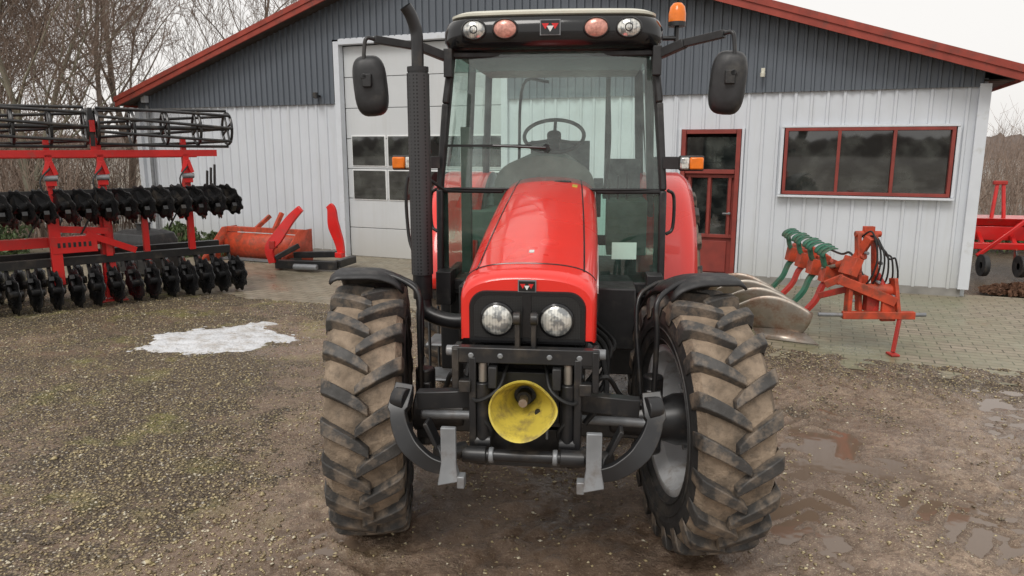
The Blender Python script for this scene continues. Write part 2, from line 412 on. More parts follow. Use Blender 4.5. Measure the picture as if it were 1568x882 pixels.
snow(-3.02,7.35,.74,.60,.25,.028,2)
# ------------------------------------------------------------------ farm building
def clad_mat(name,col,dirtcol,zb):
    m,nt=new_mat(name); tc=nd(nt,'ShaderNodeTexCoord'); v=tc.outputs['Object']
    mp=nd(nt,'ShaderNodeMapping'); mp.inputs['Scale'].default_value=(6,6,.5); lk(nt,v,mp.inputs[0])
    st=noise_n(nt,mp.outputs[0],1,4,.7); n=noise_n(nt,v,1.3,4)
    sx=nd(nt,'ShaderNodeSeparateXYZ'); lk(nt,v,sx.inputs[0])
    c=mixc(nt,maprange(nt,n,.3,.7),[x*.93 for x in col],col)
    c=mixc(nt,maprange(nt,st,.52,.8,0,.30),c,dirtcol)
    if zb:
        low=maprange(nt,mathn(nt,'ADD',sx.outputs[2],mathn(nt,'MULTIPLY',n,-.5)),.45,-.2,0,.6)
        c=mixc(nt,low,c,dirtcol)
    bs=nd(nt,'ShaderNodeBsdfPrincipled'); lk(nt,c,bs.inputs['Base Color']); bs.inputs['Roughness'].default_value=.45
    o=nd(nt,'ShaderNodeOutputMaterial'); lk(nt,bs.outputs[0],o.inputs[0]); return m
M['wclad']=clad_mat('white_cladding',(.64,.67,.71),(.42,.42,.38),True)
M['gclad']=clad_mat('grey_cladding',(.115,.132,.155),(.08,.09,.10),False)
M['gdoor']=clad_mat('door_panel',(.60,.62,.63),(.45,.44,.40),True)
M['fascia']=pbr('red_fascia',(.30,.042,.024),.5,0,.2,4,dirt=((.1,.04,.03),.25,6))
M['rframe']=pbr('red_frame_paint',(.24,.04,.03),.5,0,.15,6)
M['wtrim']=pbr('white_trim',(.64,.67,.71),.45,0,.05,4,dirt=((.4,.4,.36),.1,4))
M['roof']=pbr('roof_sheet',(.10,.095,.09),.8,0,.2,2)
M['conc']=pbr('concrete_plinth',(.26,.25,.23),.85,0,.2,5,bump=.3)
M['soffit']=pbr('soffit_wood',(.07,.055,.05),.7,0,.2,5)
def wglass():
    m,nt=new_mat('window_glass'); tc=nd(nt,'ShaderNodeTexCoord')
    bs=nd(nt,'ShaderNodeBsdfPrincipled'); bs.inputs['Roughness'].default_value=.03; bs.inputs['IOR'].default_value=2.0
    lk(nt,mixc(nt,maprange(nt,noise_n(nt,tc.outputs['Object'],2.6,3),.42,.62),(.008,.010,.010),(.05,.055,.05)),bs.inputs['Base Color'])
    bn=nd(nt,'ShaderNodeBump'); bn.inputs['Strength'].default_value=.012; bn.inputs['Distance'].default_value=.02
    lk(nt,noise_n(nt,tc.outputs['Object'],2,1),bn.inputs['Height']); lk(nt,bn.outputs[0],bs.inputs['Normal'])
    o=nd(nt,'ShaderNodeOutputMaterial'); lk(nt,bs.outputs[0],o.inputs[0]); return m
M['wglass']=wglass()
bld=empty('farm_building',(0,WY,0),BR)
SL,SR=-8.05,6.42; SP=-.74; ZE=2.86; ZP=5.27
def roofz(s): return ZE+(ZP-ZE)*(1-abs(s-SP)/7.5)
OPEN=[(-3.33,-.05,0,3.76),(2.70,3.54,0,2.2),(4.10,6.19,1.30,2.21)]
def cladding(k,pitch,rib,dep,z0,z1f,yoff):
    mb=MB(); ss=[]; s=SL
    while s<SR:
        for ds,y in((0,0),(pitch-rib*2,0),(pitch-rib*1.55,-dep),(pitch-rib*.45,-dep)):
            if s+ds<SR: ss.append((s+ds,y))
        s+=pitch
    ss.append((SR,0))
    def yat(x):
        for a,b in zip(ss,ss[1:]):
            if a[0]<=x<=b[0]: return a[1]+(b[1]-a[1])*(x-a[0])/max(1e-6,b[0]-a[0])
        return 0
    for a,b,_,_ in OPEN:
        for x in(a,b): ss.append((x,yat(x)))
    ss.append((SP,yat(SP))); ss.sort()
    for (a,ya),(b,yb) in zip(ss,ss[1:]):
        if b-a<1e-5: continue
        mid=(a+b)/2
        segs=[[z0,1e9]]
        for oa,ob,oz0,oz1 in OPEN:
            if oa-1e-6<=mid<=ob+1e-6:
                ns=[]
                for lo,hi in segs:
                    if oz0>lo: ns.append([lo,min(hi,oz0)])
                    if oz1<hi: ns.append([max(lo,oz1),hi])
                segs=ns
        for lo,hi in segs:
            za=min(hi,z1f(a)); zb=min(hi,z1f(b))
            if za<=lo and zb<=lo: continue
            mb.add([(a,ya+yoff,lo),(b,yb+yoff,lo),(b,yb+yoff,max(lo,zb)),(a,ya+yoff,max(lo,za))],[(0,1,2,3)],k)
    return mb
cladding('wclad',.205,.028,.022,.10,lambda s:2.72,0).obj('white_cladding',bld,smooth=False,recalc=False)
cladding('gclad',.125,.026,.028,2.69,lambda s:roofz(s)-.02,-.045).obj('grey_cladding',bld,smooth=False,recalc=False)
mb=MB()
for a,b in((SL,-3.33),(-.05,2.70),(3.54,SR)): mb.box(((a+b)/2,.03,.05),(b-a,.1,.12),'conc')
D=12
mb.box((SL-.03,D/2+.05,1.4),(.06,D,2.8),'wtrim'); mb.box((SR+.03,D/2+.05,1.4),(.06,D,2.8),'wtrim')
mb.box(((SL+SR)/2,D,1.4),(SR-SL,.06,2.8),'wtrim')
mb.box((SR+.02,-.03,1.42),(.13,.10,2.62),'wtrim'); mb.box((SL-.02,-.03,1.40),(.12,.10,2.56),'wtrim')
mb.box(((SL+SR)/2,.30,1.4),(SR-SL-.1,.02,2.7),'soffit')
mb.obj('walls',bld,bevel=.004)
mb=MB()
for sgn in(-1,1):
    se=SP+sgn*(7.5)
    p=[(SP,-.38,ZP),(se,-.38,ZE),(se,D+.3,ZE),(SP,D+.3,ZP)]
    q=[(x,y,z-.07) for x,y,z in p]
    mb.add(p+q,[(0,1,2,3),(4,5,6,7),(0,1,5,4),(1,2,6,5),(2,3,7,6)],'roof')
    def strip(y0,y1,zt,zb,k):
        a=[(SP,y0,ZP+zt),(se,y0,ZE+zt),(se,y0,ZE+zb),(SP,y0,ZP+zb)]
        b=[(x,y1,z) for x,_,z in a]
        mb.add(a+b,[(0,1,2,3),(4,5,6,7),(0,1,5,4),(3,2,6,7),(1,2,6,5),(0,3,7,4)],k)
    strip(-.42,-.385,.03,-.14,'fascia'); strip(-.44,-.422,.045,-.045,'fascia')
    strip(-.383,-.05,-.075,-.10,'soffit')
    mb.tube([(se+sgn*.05,-.36,ZE-.06),(se+sgn*.05,D,ZE-.06)],.06,'grey',10)
    mb.box((se-sgn*.25,D/2,ZE-.09),(.55,D,.02),'soffit')
    mb.box((se+sgn*.005,D/2-.2,ZE-.07),(.02,D,.14),'fascia')
mb.obj('roof',bld)
mb=MB()
x0,x1=-3.21,-.17
zt=3.66; ph=zt/7
for i in range(7):
    mb.box(((x0+x1)/2,.10,ph*(i+.5)),(x1-x0,.05,ph-.010),'gdoor')
mb.box(((x0+x1)/2,.12,zt/2),(x1-x0,.02,zt),'grey')
mb.box((-3.27,0,1.86),(.11,.14,3.74),'wtrim'); mb.box((-.11,0,1.86),(.11,.14,3.74),'wtrim'); mb.box((-1.69,-.003,3.72),(3.05,.14,.10),'wtrim')
for r in(0,1):
    for c in range(4):
        xa=-3.10+c*.735; za=1.03+r*.59
        mb.box((xa+.345,.072,za+.26),(.70,.02,.54),'white'); mb.box((xa+.345,.062,za+.26),(.66,.02,.50),'wglass')
mb.obj('garage_door',bld,bevel=.006)
mb=MB()
for x in(2.735,3.505): mb.box((x,-.02,1.1),(.06,.12,2.2),'rframe')
mb.box((3.12,-.018,2.165),(.70,.12,.06),'rframe'); mb.box((3.12,-.018,1.60),(.70,.10,.06),'rframe')
mb.box((3.12,.03,1.86),(.70,.02,.46),'wglass')
mb.box((3.12,.05,.8),(.70,.03,1.55),'rframe')
for x in(2.975,3.265):
    mb.box((x,.03,1.10),(.22,.02,.84),'wglass')
for x in(2.83,3.12,3.41): mb.box((x,.012,1.1),(.04,.04,.9),'rframe')
for z in(.665,1.535): mb.box((3.12,.012,z),(.70,.038,.05),'rframe')
mb.box((3.12,.022,.36),(.56,.03,.46),'rframe')
mb.box((3.12,-.08,.06),(.9,.3,.1),'conc')
mb.cyl((3.42,-.03,1.0),(3.42,.02,1.0),.02,'grey'); mb.box((3.38,-.035,1.0),(.11,.015,.02),'grey')
for x in(2.68,3.56): mb.box((x,-.035,1.13),(.035,.05,2.16),'wtrim')
mb.obj('entrance_door',bld,bevel=.004)
mb=MB()
for i in range(4):
    mb.box((4.14+.67*i,-.02,1.755),(.042,.11,.90),'rframe')
for z in(1.325,2.185): mb.box((5.145,-.022,z),(2.01,.108,.042),'rframe')
mb.box((5.145,.03,1.755),(2.01,.02,.84),'wglass')
mb.box((5.145,-.06,1.28),(2.16,.12,.03),'wtrim'); mb.box((5.145,-.045,2.225),(2.14,.06,.03),'wtrim')
for x in(4.085,6.205): mb.box((x,-.04,1.755),(.04,.05,.91),'wtrim')
mb.obj('window',bld,bevel=.004)
mb=MB()
mb.box((-3.65,-.12,2.83),(.05,.12,.03),'black'); mb.lathe([(-.06,.02),(-.05,.05),(.04,.05),(.05,.0)],(-3.65,-.18,2.84),(0,0,1),'black',14)
mb.box((3.78,-.11,2.98),(.05,.06,.06),'cream'); mb.lathe([(-.05,0),(-.05,.03),(.0,.035),(.03,.0)],(3.78,-.16,2.94),(0,0,1),'cream',14)
mb.tube([(SL+.28,-.08,.1),(SL+.28,-.08,2.75)],.035,'grey',10)
mb.box((SL+.3,-.14,2.87),(.10,.10,.13),'wtrim')
mb.tube([(2.62,-.06,.1),(2.62,-.06,2.65)],.012,'wtrim',8)
mb.obj('wall_fixtures',bld,bevel=.003)
# ------------------------------------------------------------------ TRACTOR
TR=-R(6.4)
tr=empty('tractor',(.11,3.40,0),TR)
AY=.15; WR=.635
def wheel(name,parent,c,rad,wid,rimr,nl,steer,outer):
    w=bpy.data.objects.new(name,None); sc.collection.objects.link(w); w.parent=parent; w.location=c; w.rotation_euler=(0,0,steer)
    h=wid/2; k=rad/.65
    mb=MB(); Rc=rad-.044*k
    prof=[(-h*.72,rimr),(-h*.95,rimr+.06*k),(-h*1.03,rimr+.14*k),(-h*.98,Rc-.05*k),(-h*.82,Rc-.012),(-h*.4,Rc),(0,Rc+.003),(h*.4,Rc),(h*.82,Rc-.012),(h*.98,Rc-.05*k),(h*1.03,rimr+.14*k),(h*.95,rimr+.06*k),(h*.72,rimr)]
    n=72
    for i in range(len(prof)-1):
        kk='carc' if 3<=i<=8 else 'side'
        mb.lathe(prof[i:i+2],(0,0,0),(1,0,0),kk,n)
    o=MB()
    for side in(-1,1):
        for q in range(nl):
            a0=2*math.pi*(q+(0 if side<0 else .5))/nl
            rings=[]
            for t,rt,rb in((0,1,.0),(.2,1,.0),(.45,1,0),(.7,.995,0),(.9,.985,-.01),(1.0,.965,-.03),(1.04,.90,-.07)):
                x=side*(-.03*k+(h*1.0+.03*k)*t)
                sw=.36*(t**.85)*(.9 if k<1.2 else .8)
                top=rad*rt; bot=Rc+rb-.015
                wb=.036*k/rad*(1+.25*t); wt=.026*k/rad*(1+.35*t)
                if t==0: wb*=.8; wt*=.7
                a=a0+sw*.62
                def P(r,an): return (x,-r*math.cos(an),r*math.sin(an))
                rings.append([P(bot,a-wb),P(top,a-wt),P(top,a+wt),P(bot,a+wb)])
            o.loft(rings,'lug',True,True,True)
    for s2 in(-1,1):
        for rr_ in(rimr+.05*k,rimr+.11*k):
            mb.tube([(s2*h*(.94 if rr_<rimr+.08*k else 1.01),rr_*math.cos(2*math.pi*i/48),rr_*math.sin(2*math.pi*i/48)) for i in range(48)],.005,'side',5,closed=True)
    mb.obj('tyre',w,recalc=False)
    o.obj('tyre_lugs',w,bevel=.005*k,ang=25)
    r=MB(); rr=rimr; s=outer
    prof=[(-s*h*.78,rr+.02),(-s*h*.76,rr-.01),(-s*h*.6,rr-.02),(-s*h*.45,rr-.05),(s*h*.3,rr-.055),(s*h*.45,rr-.03),(s*h*.7,rr-.01),(s*h*.78,rr+.02)]
    r.lathe(prof,(0,0,0),(1,0,0),'rim',48)
    prof=[(s*h*.28,rr-.05),(s*h*.25,rr-.10),(s*h*.05,rr*.6),(s*h*.0,.14*k),(s*h*.0,0.001)]
    r.lathe(prof,(0,0,0),(1,0,0),'rim',40)
    for i in range(8):
        a=i*math.pi/4+.2; yy,zz=math.cos(a)*rr*.47,math.sin(a)*rr*.47
        r.cyl((s*h*.08-s*.05,yy,zz),(s*h*.08+s*.05,yy,zz),.014*k,'grey',6)
        yy,zz=math.cos(a)*(rr-.065),math.sin(a)*(rr-.065)
        r.box((s*h*.2,yy,zz),(.05*k,.05*k,.05*k),'rim',(math.degrees(a),0,0))
    r.obj('rim',w,solid=.008)
    hb=MB()
    hb.lathe([(-s*.20*k,.001),(-s*.20*k,.09),(-s*.10*k,.13*k),(s*.06*k,.13*k),(s*.12*k,.10*k),(s*.13*k,.001)],(0,0,0),(1,0,0),'black',24)
    hb.obj('hub',w,bevel=.003)
    return w
ST_=R(12)
def front_fender(w,side):
    mb=MB(); r=.712
    hw=.165
    def f(u,v):
        a=R(80+72*u); q=(v*2-1); x=q*hw+side*.015
        e=max(0,abs(q)-.75)/.25
        rr=r-.024*e*e-.008*u
        inn=max(0,-q*side)
        rr-=.055*inn**2.4
        if u<.08: rr-=.014*(1-u/.08)**2
        return (x-side*.02*inn**3,-rr*math.cos(a),rr*math.sin(a))
    mb.grid(f,26,18,'plas')
    mb.obj('front_fender',w,solid=.012)
    mb=MB(); x=-side*(hw+.08)
    p=smoothpath([(-side*.05,-.02,.695),(-side*.15,-.06,.675),(x,-.12,.61),(x,-.14,.45),(x,-.12,.1),(x+side*.02,-.06,-.02)],6)
    mb.tube(p,.013,'black',10)
    p=smoothpath([(-side*.05,.28,.64),(-side*.15,.27,.62),(x,.22,.52),(x,.1,.1)],6)
    mb.tube(p,.012,'black',10)
    mb.obj('fender_stay',w)
for side,wx in((-1,-.845),(1,.775)):
    w=wheel('front_wheel',tr,(wx,AY,WR),WR,.35,.35,21,ST_,side); front_fender(w,side)
for side in(-1,1):
    wheel('rear_wheel',tr,(side*.80,2.60,.83),.83,.45,.49,20,0,side)
mb=MB()
mb.beam((-.58,AY,.62),(.55,AY,.62),.14,.16,'black')
for s in(-1,1):
    mb.cyl((s*.36,AY,.62),(s*.62,AY,.63),.085,'black',18,.11)
    mb.box((s*.57,AY,.64),(.08,.12,.30),'black'); mb.cyl((s*.57,AY,.45),(s*.57,AY,.85),.05,'black',14)
    mb.tube([(s*.2,AY-.14,.66),(s*.56,AY-.16,.66)],.022,'grey',10)
    mb.tube([(s*.2,AY+.14,.62),(s*.56,AY+.2,.62)],.016,'grey',10)
    mb.box((s*.19,.2,.80),(.04,1.4,.34),'black')
mb.box((0,.55,.86),(.34,1.1,.55),'black'); mb.box((0,.1,1.12),(.50,.8,.10),'black')
mb.box((0,1.9,.80),(.46,1.9,.55),'black')
mb.cyl((-.65,2.6,.83),(.65,2.6,.83),.13,'black',18)
for s in(-1,1):
    mb.box((s*.52,1.50,.80),(.34,.80,.50),'plas')
    mb.box((s*.40,.90,.98),(.22,.26,.36),'plas')
    mb.box((s*.72,1.40,.42),(.22,.28,.02),'grey'); mb.box((s*.72,1.40,.66),(.22,.28,.02),'grey')
    for y in(1.26,1.54): mb.box((s*.8,y,.62),(.02,.02,.5),'black')
mb.obj('chassis',tr,bevel=.012)
mb=MB()
for s in(-1,1):
    for q in range(4):
        y=.1+.2*q
        mb.tube(smoothpath([(s*.2,y,1.05),(s*(.3+.03*q),y+.05,.98-.04*q),(s*.34,y-.1,.8),(s*.24,y-.15,.66)],5),.014,'hose',8)
    for q in range(4): mb.cyl((s*.20,.05+.24*q,.95),(s*.28,.05+.24*q,.95),.05,'grey',14)
    mb.tube(smoothpath([(s*.22,-.3,.9),(s*.33,-.32,.98),(s*.40,-.2,.86),(s*.5,-.05,.75)],6),.011,'hose',8)
    mb.tube(smoothpath([(s*.15,-.42,1.05),(s*.20,-.5,.9),(s*.14,-.52,.8),(s*.16,-.45,.7)],6),.010,'hose',8)
    mb.tube(smoothpath([(s*.08,-.44,1.06),(s*.11,-.54,.98),(s*.20,-.54,.93),(s*.24,-.45,.98)],6),.008,'hose',8)
mb.tube(smoothpath([(-.60,.90,1.70),(-.79,.80,1.80),(-.80,.78,1.45),(-.72,.72,1.28)],7),.010,'hose',8)
mb.obj('hoses',tr)
CR=.12; EX=3.1
def sec(y,w,zt,zb,n=34):
    pts=[(-w,y,zb),(-w,y,(zb+zt-CR)/2)]
    for i in range(n+1):
        t=math.pi*(1-i/n); c,s_=math.cos(t),math.sin(t)
        pts.append((w*math.copysign(abs(c)**(2/EX),c),y,zt-CR+CR*abs(s_)**(2/EX)+.012*(1-abs(math.cos(t)))))
    pts+=[(w,y,(zb+zt-CR)/2),(w,y,zb)]
    return pts
HS=[(-.430,.266,1.408,1.165),(-.424,.274,1.418,1.158),(-.405,.281,1.430,1.155),(-.35,.286,1.444,1.15),(-.22,.287,1.465,1.14),(0,.288,1.520,1.12),(.3,.287,1.592,1.10),(.6,.282,1.662,1.10),(.9,.275,1.728,1.10),(1.08,.268,1.760,1.10),(1.13,.262,1.762,1.10)]
mb=MB(); mb.loft([sec(*h) for h in HS],'red',False)
f=sec(*HS[0]); mb.add(f,[tuple(range(len(f)))],'red')
f=sec(*HS[-1]); mb.add(f,[tuple(range(len(f)))],'black')
mb.obj('hood',tr,ang=50)
def hood_at(y,fx):
    for a,b in zip(HS,HS[1:]):
        if a[0]<=y<=b[0]:
            t=(y-a[0])/(b[0]-a[0]); w=a[1]+(b[1]-a[1])*t; zt=a[2]+(b[2]-a[2])*t; break
    x=fx*w; c=abs(fx)**(EX/2); s_=math.sqrt(max(0,1-c*c))
    return x,y,zt-CR+CR*s_**(2/EX)+.012*(1-c)
mb=MB()
for s in(-1,1):
    pts=[]
    for i in range(41):
        y=-.30+1.42*i/40; fx=s*(.80-.12*i/40)
        x,yy,z=hood_at(y,fx); pts.append((x,yy,z+.0005))
    mb.tube(pts,.0042,'gloss',6)
pts=[hood_at(-.30+.02*abs(i/20)**2,i/20*.97) for i in range(-20,21)]
mb.tube([(x,y,z+.0005) for x,y,z in pts],.0042,'gloss',6)
x,y,z=hood_at(.98,.28); mb.lathe([(-.004,.001),(-.004,.055),(.003,.05),(.003,.001)],(x,y,z-.001),(0,-.2,1),'gloss',20,1,.45)
x,y,z=hood_at(.90,.55); mb.box((x,y,z+.0),(.03,.05,.006),'yellow',(12,8,0))
x,y,z=hood_at(-.15,-.02); mb.box((x,y,z+.0),(.022,.03,.006),'white',(12,0,0))
for s in(-1,1):
    mb.box((s*.287,.25,1.27),(.012,.9,.15),'gloss'); mb.box((s*.288,.15,1.385),(.006,.85,.035),'white',(4.5,0,0))
mb.obj('hood_trim',tr)
def rrect(hw,z0,z1,r,y,n=8):
    p=[(-hw,y,z0)]
    for i in range(n+1):
        a=math.pi-math.pi/2*i/n; p.append((-hw+r+r*math.cos(a),y,z1-r+r*math.sin(a)))
    for i in range(n+1):
        a=math.pi/2-math.pi/2*i/n; p.append((hw-r+r*math.cos(a),y,z1-r+r*math.sin(a)))
    p.append((hw,y,z0)); return p
mb=MB()
a=rrect(.244,1.150,1.372,.075,-.427); b=rrect(.238,1.150,1.366,.07,-.437)
mb.loft([a,b],'gloss',True,False,True)
a=rrect(.220,1.175,1.350,.06,-.4375); b=rrect(.220,1.175,1.350,.06,-.4395)
mb.loft([a,b],'mesh',True,False,True)
mb.box((0,-.442,1.27),(.035,.006,.18),'gloss')
for s in(-1,1):
    c=(s*.122,-.440,1.252)
    mb.lathe([(0,.074),(-.012,.072),(-.016,.064)],c,(0,1,0),'gloss',32)
    mb.lathe([(-.010,.064),(-.018,.052),(-.023,.03),(-.025,.0005)],c,(0,1,0),'lens',32)
mb.obj('grille',tr,ang=50)
mb=MB()
mb.box((0,-.432,1.392),(.075,.014,.050),'grey'); mb.box((0,-.440,1.392),(.066,.006,.041),'gloss')
for sx in(-1,0,1):
    mb.add([(sx*.017-.011,-.4445,1.402 if sx else 1.395),(sx*.017+.011,-.4445,1.402 if sx else 1.395),(sx*.017,-.4445,1.382 if sx else 1.376)],[(0,1,2)],'badge' if sx else 'white')
mb.box((0,.928,2.605),(.115,.012,.085),'grey'); mb.box((0,.920,2.605),(.103,.006,.073),'gloss')
for sx in(-1,0,1):
    mb.add([(sx*.027-.02,.915,2.625 if sx else 2.612),(sx*.027+.02,.915,2.625 if sx else 2.612),(sx*.027,.915,2.594 if sx else 2.580)],[(0,1,2)],'badge' if sx else 'white')
mb.obj('badge',tr,smooth=False,recalc=False)
mb=MB()
mb.box((0,-.50,1.118),(.60,.05,.065),'black')
mb.box((0,-.42,1.09),(.56,.14,.03),'black')
for s in(-1,1):
    mb.box((s*.285,-.47,1.06),(.028,.12,.17),'black'); mb.cyl((s*.27,-.5,1.13),(s*.325,-.5,1.13),.022,'grey',12)
    mb.box((s*.033,-.49,1.195),(.020,.035,.20),'black'); mb.cyl((s*.02,-.5,1.27),(s*.05,-.5,1.27),.026,'black',14)
    mb.box((s*.215,-.36,.88),(.03,.34,.46),'black')
    mb.cyl((s*.175,-.50,.74),(s*.175,-.50,1.0),.032,'black',18); mb.cyl((s*.175,-.50,1.0),(s*.175,-.50,1.09),.018,'steel',14)
    mb.cyl((s*.14,-.50,.74),(s*.21,-.50,.74),.035,'black',16)
    mb.box((s*.245,-.52,.99),(.05,.05,.05),'black'); mb.box((s*.13,-.52,1.03),(.035,.05,.09),'plas')
    mb.box((s*.34,-.42,.895),(.26,.06,.075),'black',(0,s*4,0))
    mb.cyl((s*.49,-.52,.915),(s*.545,-.50,.915),.048,'black',18)
    mb.cyl((s*.546,-.50,.915),(s*.556,-.50,.915),.026,'grey',12)
    # curved lift arm plate
    q=smoothpath([(s*.512,-.47,.965),(s*.522,-.55,.87),(s*.47,-.62,.775),(s*.38,-.665,.715),(s*.295,-.68,.695)],7)
    rg=[]
    for i,p in enumerate(q):
        t=(q[min(i+1,len(q)-1)]-q[max(i-1,0)]).normalized(); sd_=Vector((0,1,0)); sd_=(sd_-t*sd_.dot(t)).normalized(); up_=t.cross(sd_)
        f_=i/(len(q)-1); w_=.040-.014*abs(f_-.5)*2+(.012 if f_<.25 else 0)
        rg.append([p-up_*w_-sd_*.018,p+up_*w_-sd_*.018,p+up_*w_+sd_*.018,p-up_*w_+sd_*.018])
    mb.loft(rg,'black',True,True,True)
    mb.cyl((s*.24,-.56,.73),(s*.33,-.64,.73),.032,'black',14)
    mb.cyl((s*.315,-.62,.725),(s*.345,-.64,.725),.045,'black',16)
    mb.box((s*.365,-.60,.80),(.018,.08,.13),'black',(0,s*25,0))
    for z in(.95,1.02): mb.cyl((s*.23,-.45,z),(s*.24,-.45,z),.012,'grey',6)
mb.cyl((-.28,-.58,.715),(.28,-.58,.715),.024,'black',16)
for x in(-.20,.20): mb.cyl((x-.05,-.58,.715),(x+.05,-.58,.715),.034,'black',18)
for x in(-.13,.13): mb.cyl((x-.01,-.58,.715),(x+.01,-.58,.715),.032,'grey',18)
mb.box((0,-.50,.66),(.34,.06,.025),'black'); mb.box((0,-.40,.72),(.36,.04,.10),'black')
mb.box((0,-.42,.92),(.28,.06,.22),'plas')
for x in(-.22,.22,-.1,.1): mb.cyl((x,-.53,1.118),(x,-.522,1.118),.013,'grey',6)
for s in(-1,1): mb.box((s*.09,-.475,.80),(.012,.02,.10),'grey')
mb.obj('front_linkage',tr,bevel=.006)
mb=MB()
for s in(-1,1):
    x=s*.285
    mb.add([(x-.03,-.70,.87),(x+.03,-.70,.87),(x+.03,-.70,.72),(x+.042,-.72,.655),(x-.042,-.72,.635),(x-.03,-.70,.72)]+[(x-.03,-.675,.87),(x+.03,-.675,.87),(x+.03,-.675,.72),(x+.042,-.66,.655),(x-.042,-.66,.635),(x-.03,-.675,.72)],
      [(0,1,2,5),(5,2,3,4),(6,7,8,11),(11,8,9,10),(0,1,7,6),(1,2,8,7),(2,3,9,8),(3,4,10,9),(4,5,11,10),(5,0,6,11)],'grey')
    mb.box((x-s*.05,-.69,.650),(.03,.05,.05),'grey')
mb.obj('linkage_hooks',tr,bevel=.004)
mb=MB()
c=Vector((-.005,-.44,.935))
rings=[]
def bell(y,r):
    rg=[]
    for i in range(48):
        t=2*math.pi*i/48
        rx=r*(1+.12*max(0,math.cos(t))**6*(r/.13)); rz=r*.88*(1-.05*math.cos(2*t+.6))
        yy=y-.045*(r/.13)**2*max(0,-math.sin(t))
        rg.append((c.x+rx*math.cos(t),c.y+yy,c.z+rz*math.sin(t)+.04*y))
    return rg
for y,r in((0,.052),(-.03,.062),(-.07,.080),(-.11,.103),(-.15,.122),(-.175,.130),(-.185,.130),(-.183,.123),(-.16,.116),(-.12,.097),(-.08,.074),(-.04,.055),(-.02,.045)): rings.append(bell(y,r))
mb.loft(rings,'yellow')
mb.obj('power_takeoff_guard',tr)
mb=MB(); ax=Vector((0,-1,-.05)).normalized()
mb.cyl(c+Vector((0,.03,0)),c+ax*.012,.050,'plas',24); mb.cyl(c,c+ax*.11,.018,'steel',14); mb.cyl(c,c+ax*.06,.030,'black',20)
p=c+Vector((.06,-.09,-.045)); mb.cyl(p,p+ax*.012,.013,'black',12)
mb.obj('power_takeoff_shaft',tr)
# cab
def refine(p,m=8):
    out=[]
    n=len(p)
    for i in range(n):
        a=Vector(p[i]); b=Vector(p[(i+1)%n])
        k=m if (b-a).length>.3 else 1
        for j in range(k): out.append(a.lerp(b,j/k))
    return out
DZ=-.02
def ring(z,hx,y0,y1,r):
    p=[];n=6
    for cx,cy,a0 in((hx-r,y1-r,0),(-hx+r,y1-r,90),(-hx+r,y0+r,180),(hx-r,y0+r,270)):
        for i in range(n+1):
            a=R(a0+90*i/n); p.append((cx+r*math.cos(a),cy+r*math.sin(a),z+DZ))
    p=refine(p,8)
    out=[]
    for v in p:
        x,y,z=v
        if y<1.3: y-=.05*(1-(x/hx)**2)
        out.append((x,y,z))
    return out
mb=MB()
mb.loft([ring(2.52,.585,1.04,2.62,.10),ring(2.535,.615,1.0,2.64,.12),ring(2.57,.635,.985,2.66,.14),ring(2.63,.635,.98,2.66,.15),ring(2.675,.615,.99,2.65,.15),ring(2.70,.585,1.02,2.62,.14)],'gloss',True,True,True)
mb.obj('roof_visor',tr,ang=50)
mb=MB()
mb.loft([ring(2.690,.565,1.03,2.64,.14),ring(2.705,.595,1.01,2.67,.15),ring(2.718,.595,1.01,2.67,.15),ring(2.735,.565,1.05,2.64,.14),ring(2.745,.48,1.15,2.5,.12)],'cream',True,True,True)
mb.obj('roof_cap',tr,ang=50)
mb=MB()
for s in(-1,1):
    for x,k in((.435,'lens'),(.255,'pinkl')):
        yb=.98-.05*(1-(x/.635)**2)
        c=(s*x,yb+.006,2.602)
        mb.lathe([(.02,1.18),(-.010,1.18),(-.018,1.05),(-.012,.98)],c,(0,1,0),'plas',32,.064,.050)
        mb.lathe([(-.012,1.0),(-.020,.8),(-.026,.4),(-.028,.001)],c,(0,1,0),k,32,.064,.050)
        if k=='lens': mb.lathe([(-.022,.46),(-.0285,.40),(-.0285,.32)],c,(0,1,0),'black',24,.055,.055)
mb.obj('roof_lamps',tr,ang=45)
mb=MB()
FB=[(.665,1.02,1.12),(.660,1.02,1.70),(.625,1.06,2.20),(.585,1.10,2.52)]
for s in(-1,1):
    pts=[(s*x,y,z) for x,y,z in FB]
    for a,b in zip(pts,pts[1:]): mb.beam(a,b,.040,.055,'plas',(0,1,0))
    mb.beam((s*.68,1.95,1.12),(s*.61,1.95,2.52),.05,.05,'plas',(0,1,0))
    mb.beam((s*.62,2.52,1.2),(s*.57,2.50,2.52),.05,.05,'plas',(0,1,0))
    mb.beam((s*.668,1.02,1.12),(s*.68,1.98,1.12),.05,.06,'plas')
    mb.beam((s*.68,1.98,1.14),(s*.62,2.52,1.22),.05,.06,'plas')
    mb.beam((s*.665,1.02,1.695),(s*.27,.99,1.695),.03,.030,'plas')
mb.beam((-.665,1.02,1.12),(.665,1.02,1.12),.06,.07,'plas')
mb.beam((-.62,2.52,1.22),(.62,2.52,1.22),.05,.08,'plas'); mb.beam((-.60,2.52,1.62),(.60,2.52,1.62),.03,.03,'plas')
mb.box((0,1.75,1.08),(1.3,1.5,.04),'plas')
mb.box((0,1.10,1.0),(1.24,.10,.2),'plas')
mb.beam((-.59,1.09,2.48),(.59,1.09,2.48),.05,.04,'plas')
mb.obj('cab_frame',tr,bevel=.010)
mb=MB()
def ws(u,v):
    z=1.705+(2.50-1.705)*v
    hw=.655+(.585-.655)*v; y=1.015+.085*v; x=(u*2-1)*(hw-.01)
    return (x,y-.045*(1-(u*2-1)**2),z)
mb.grid(ws,16,4,'glass'); mb.obj('windscreen',tr,recalc=False,ang=180)
mb=MB()
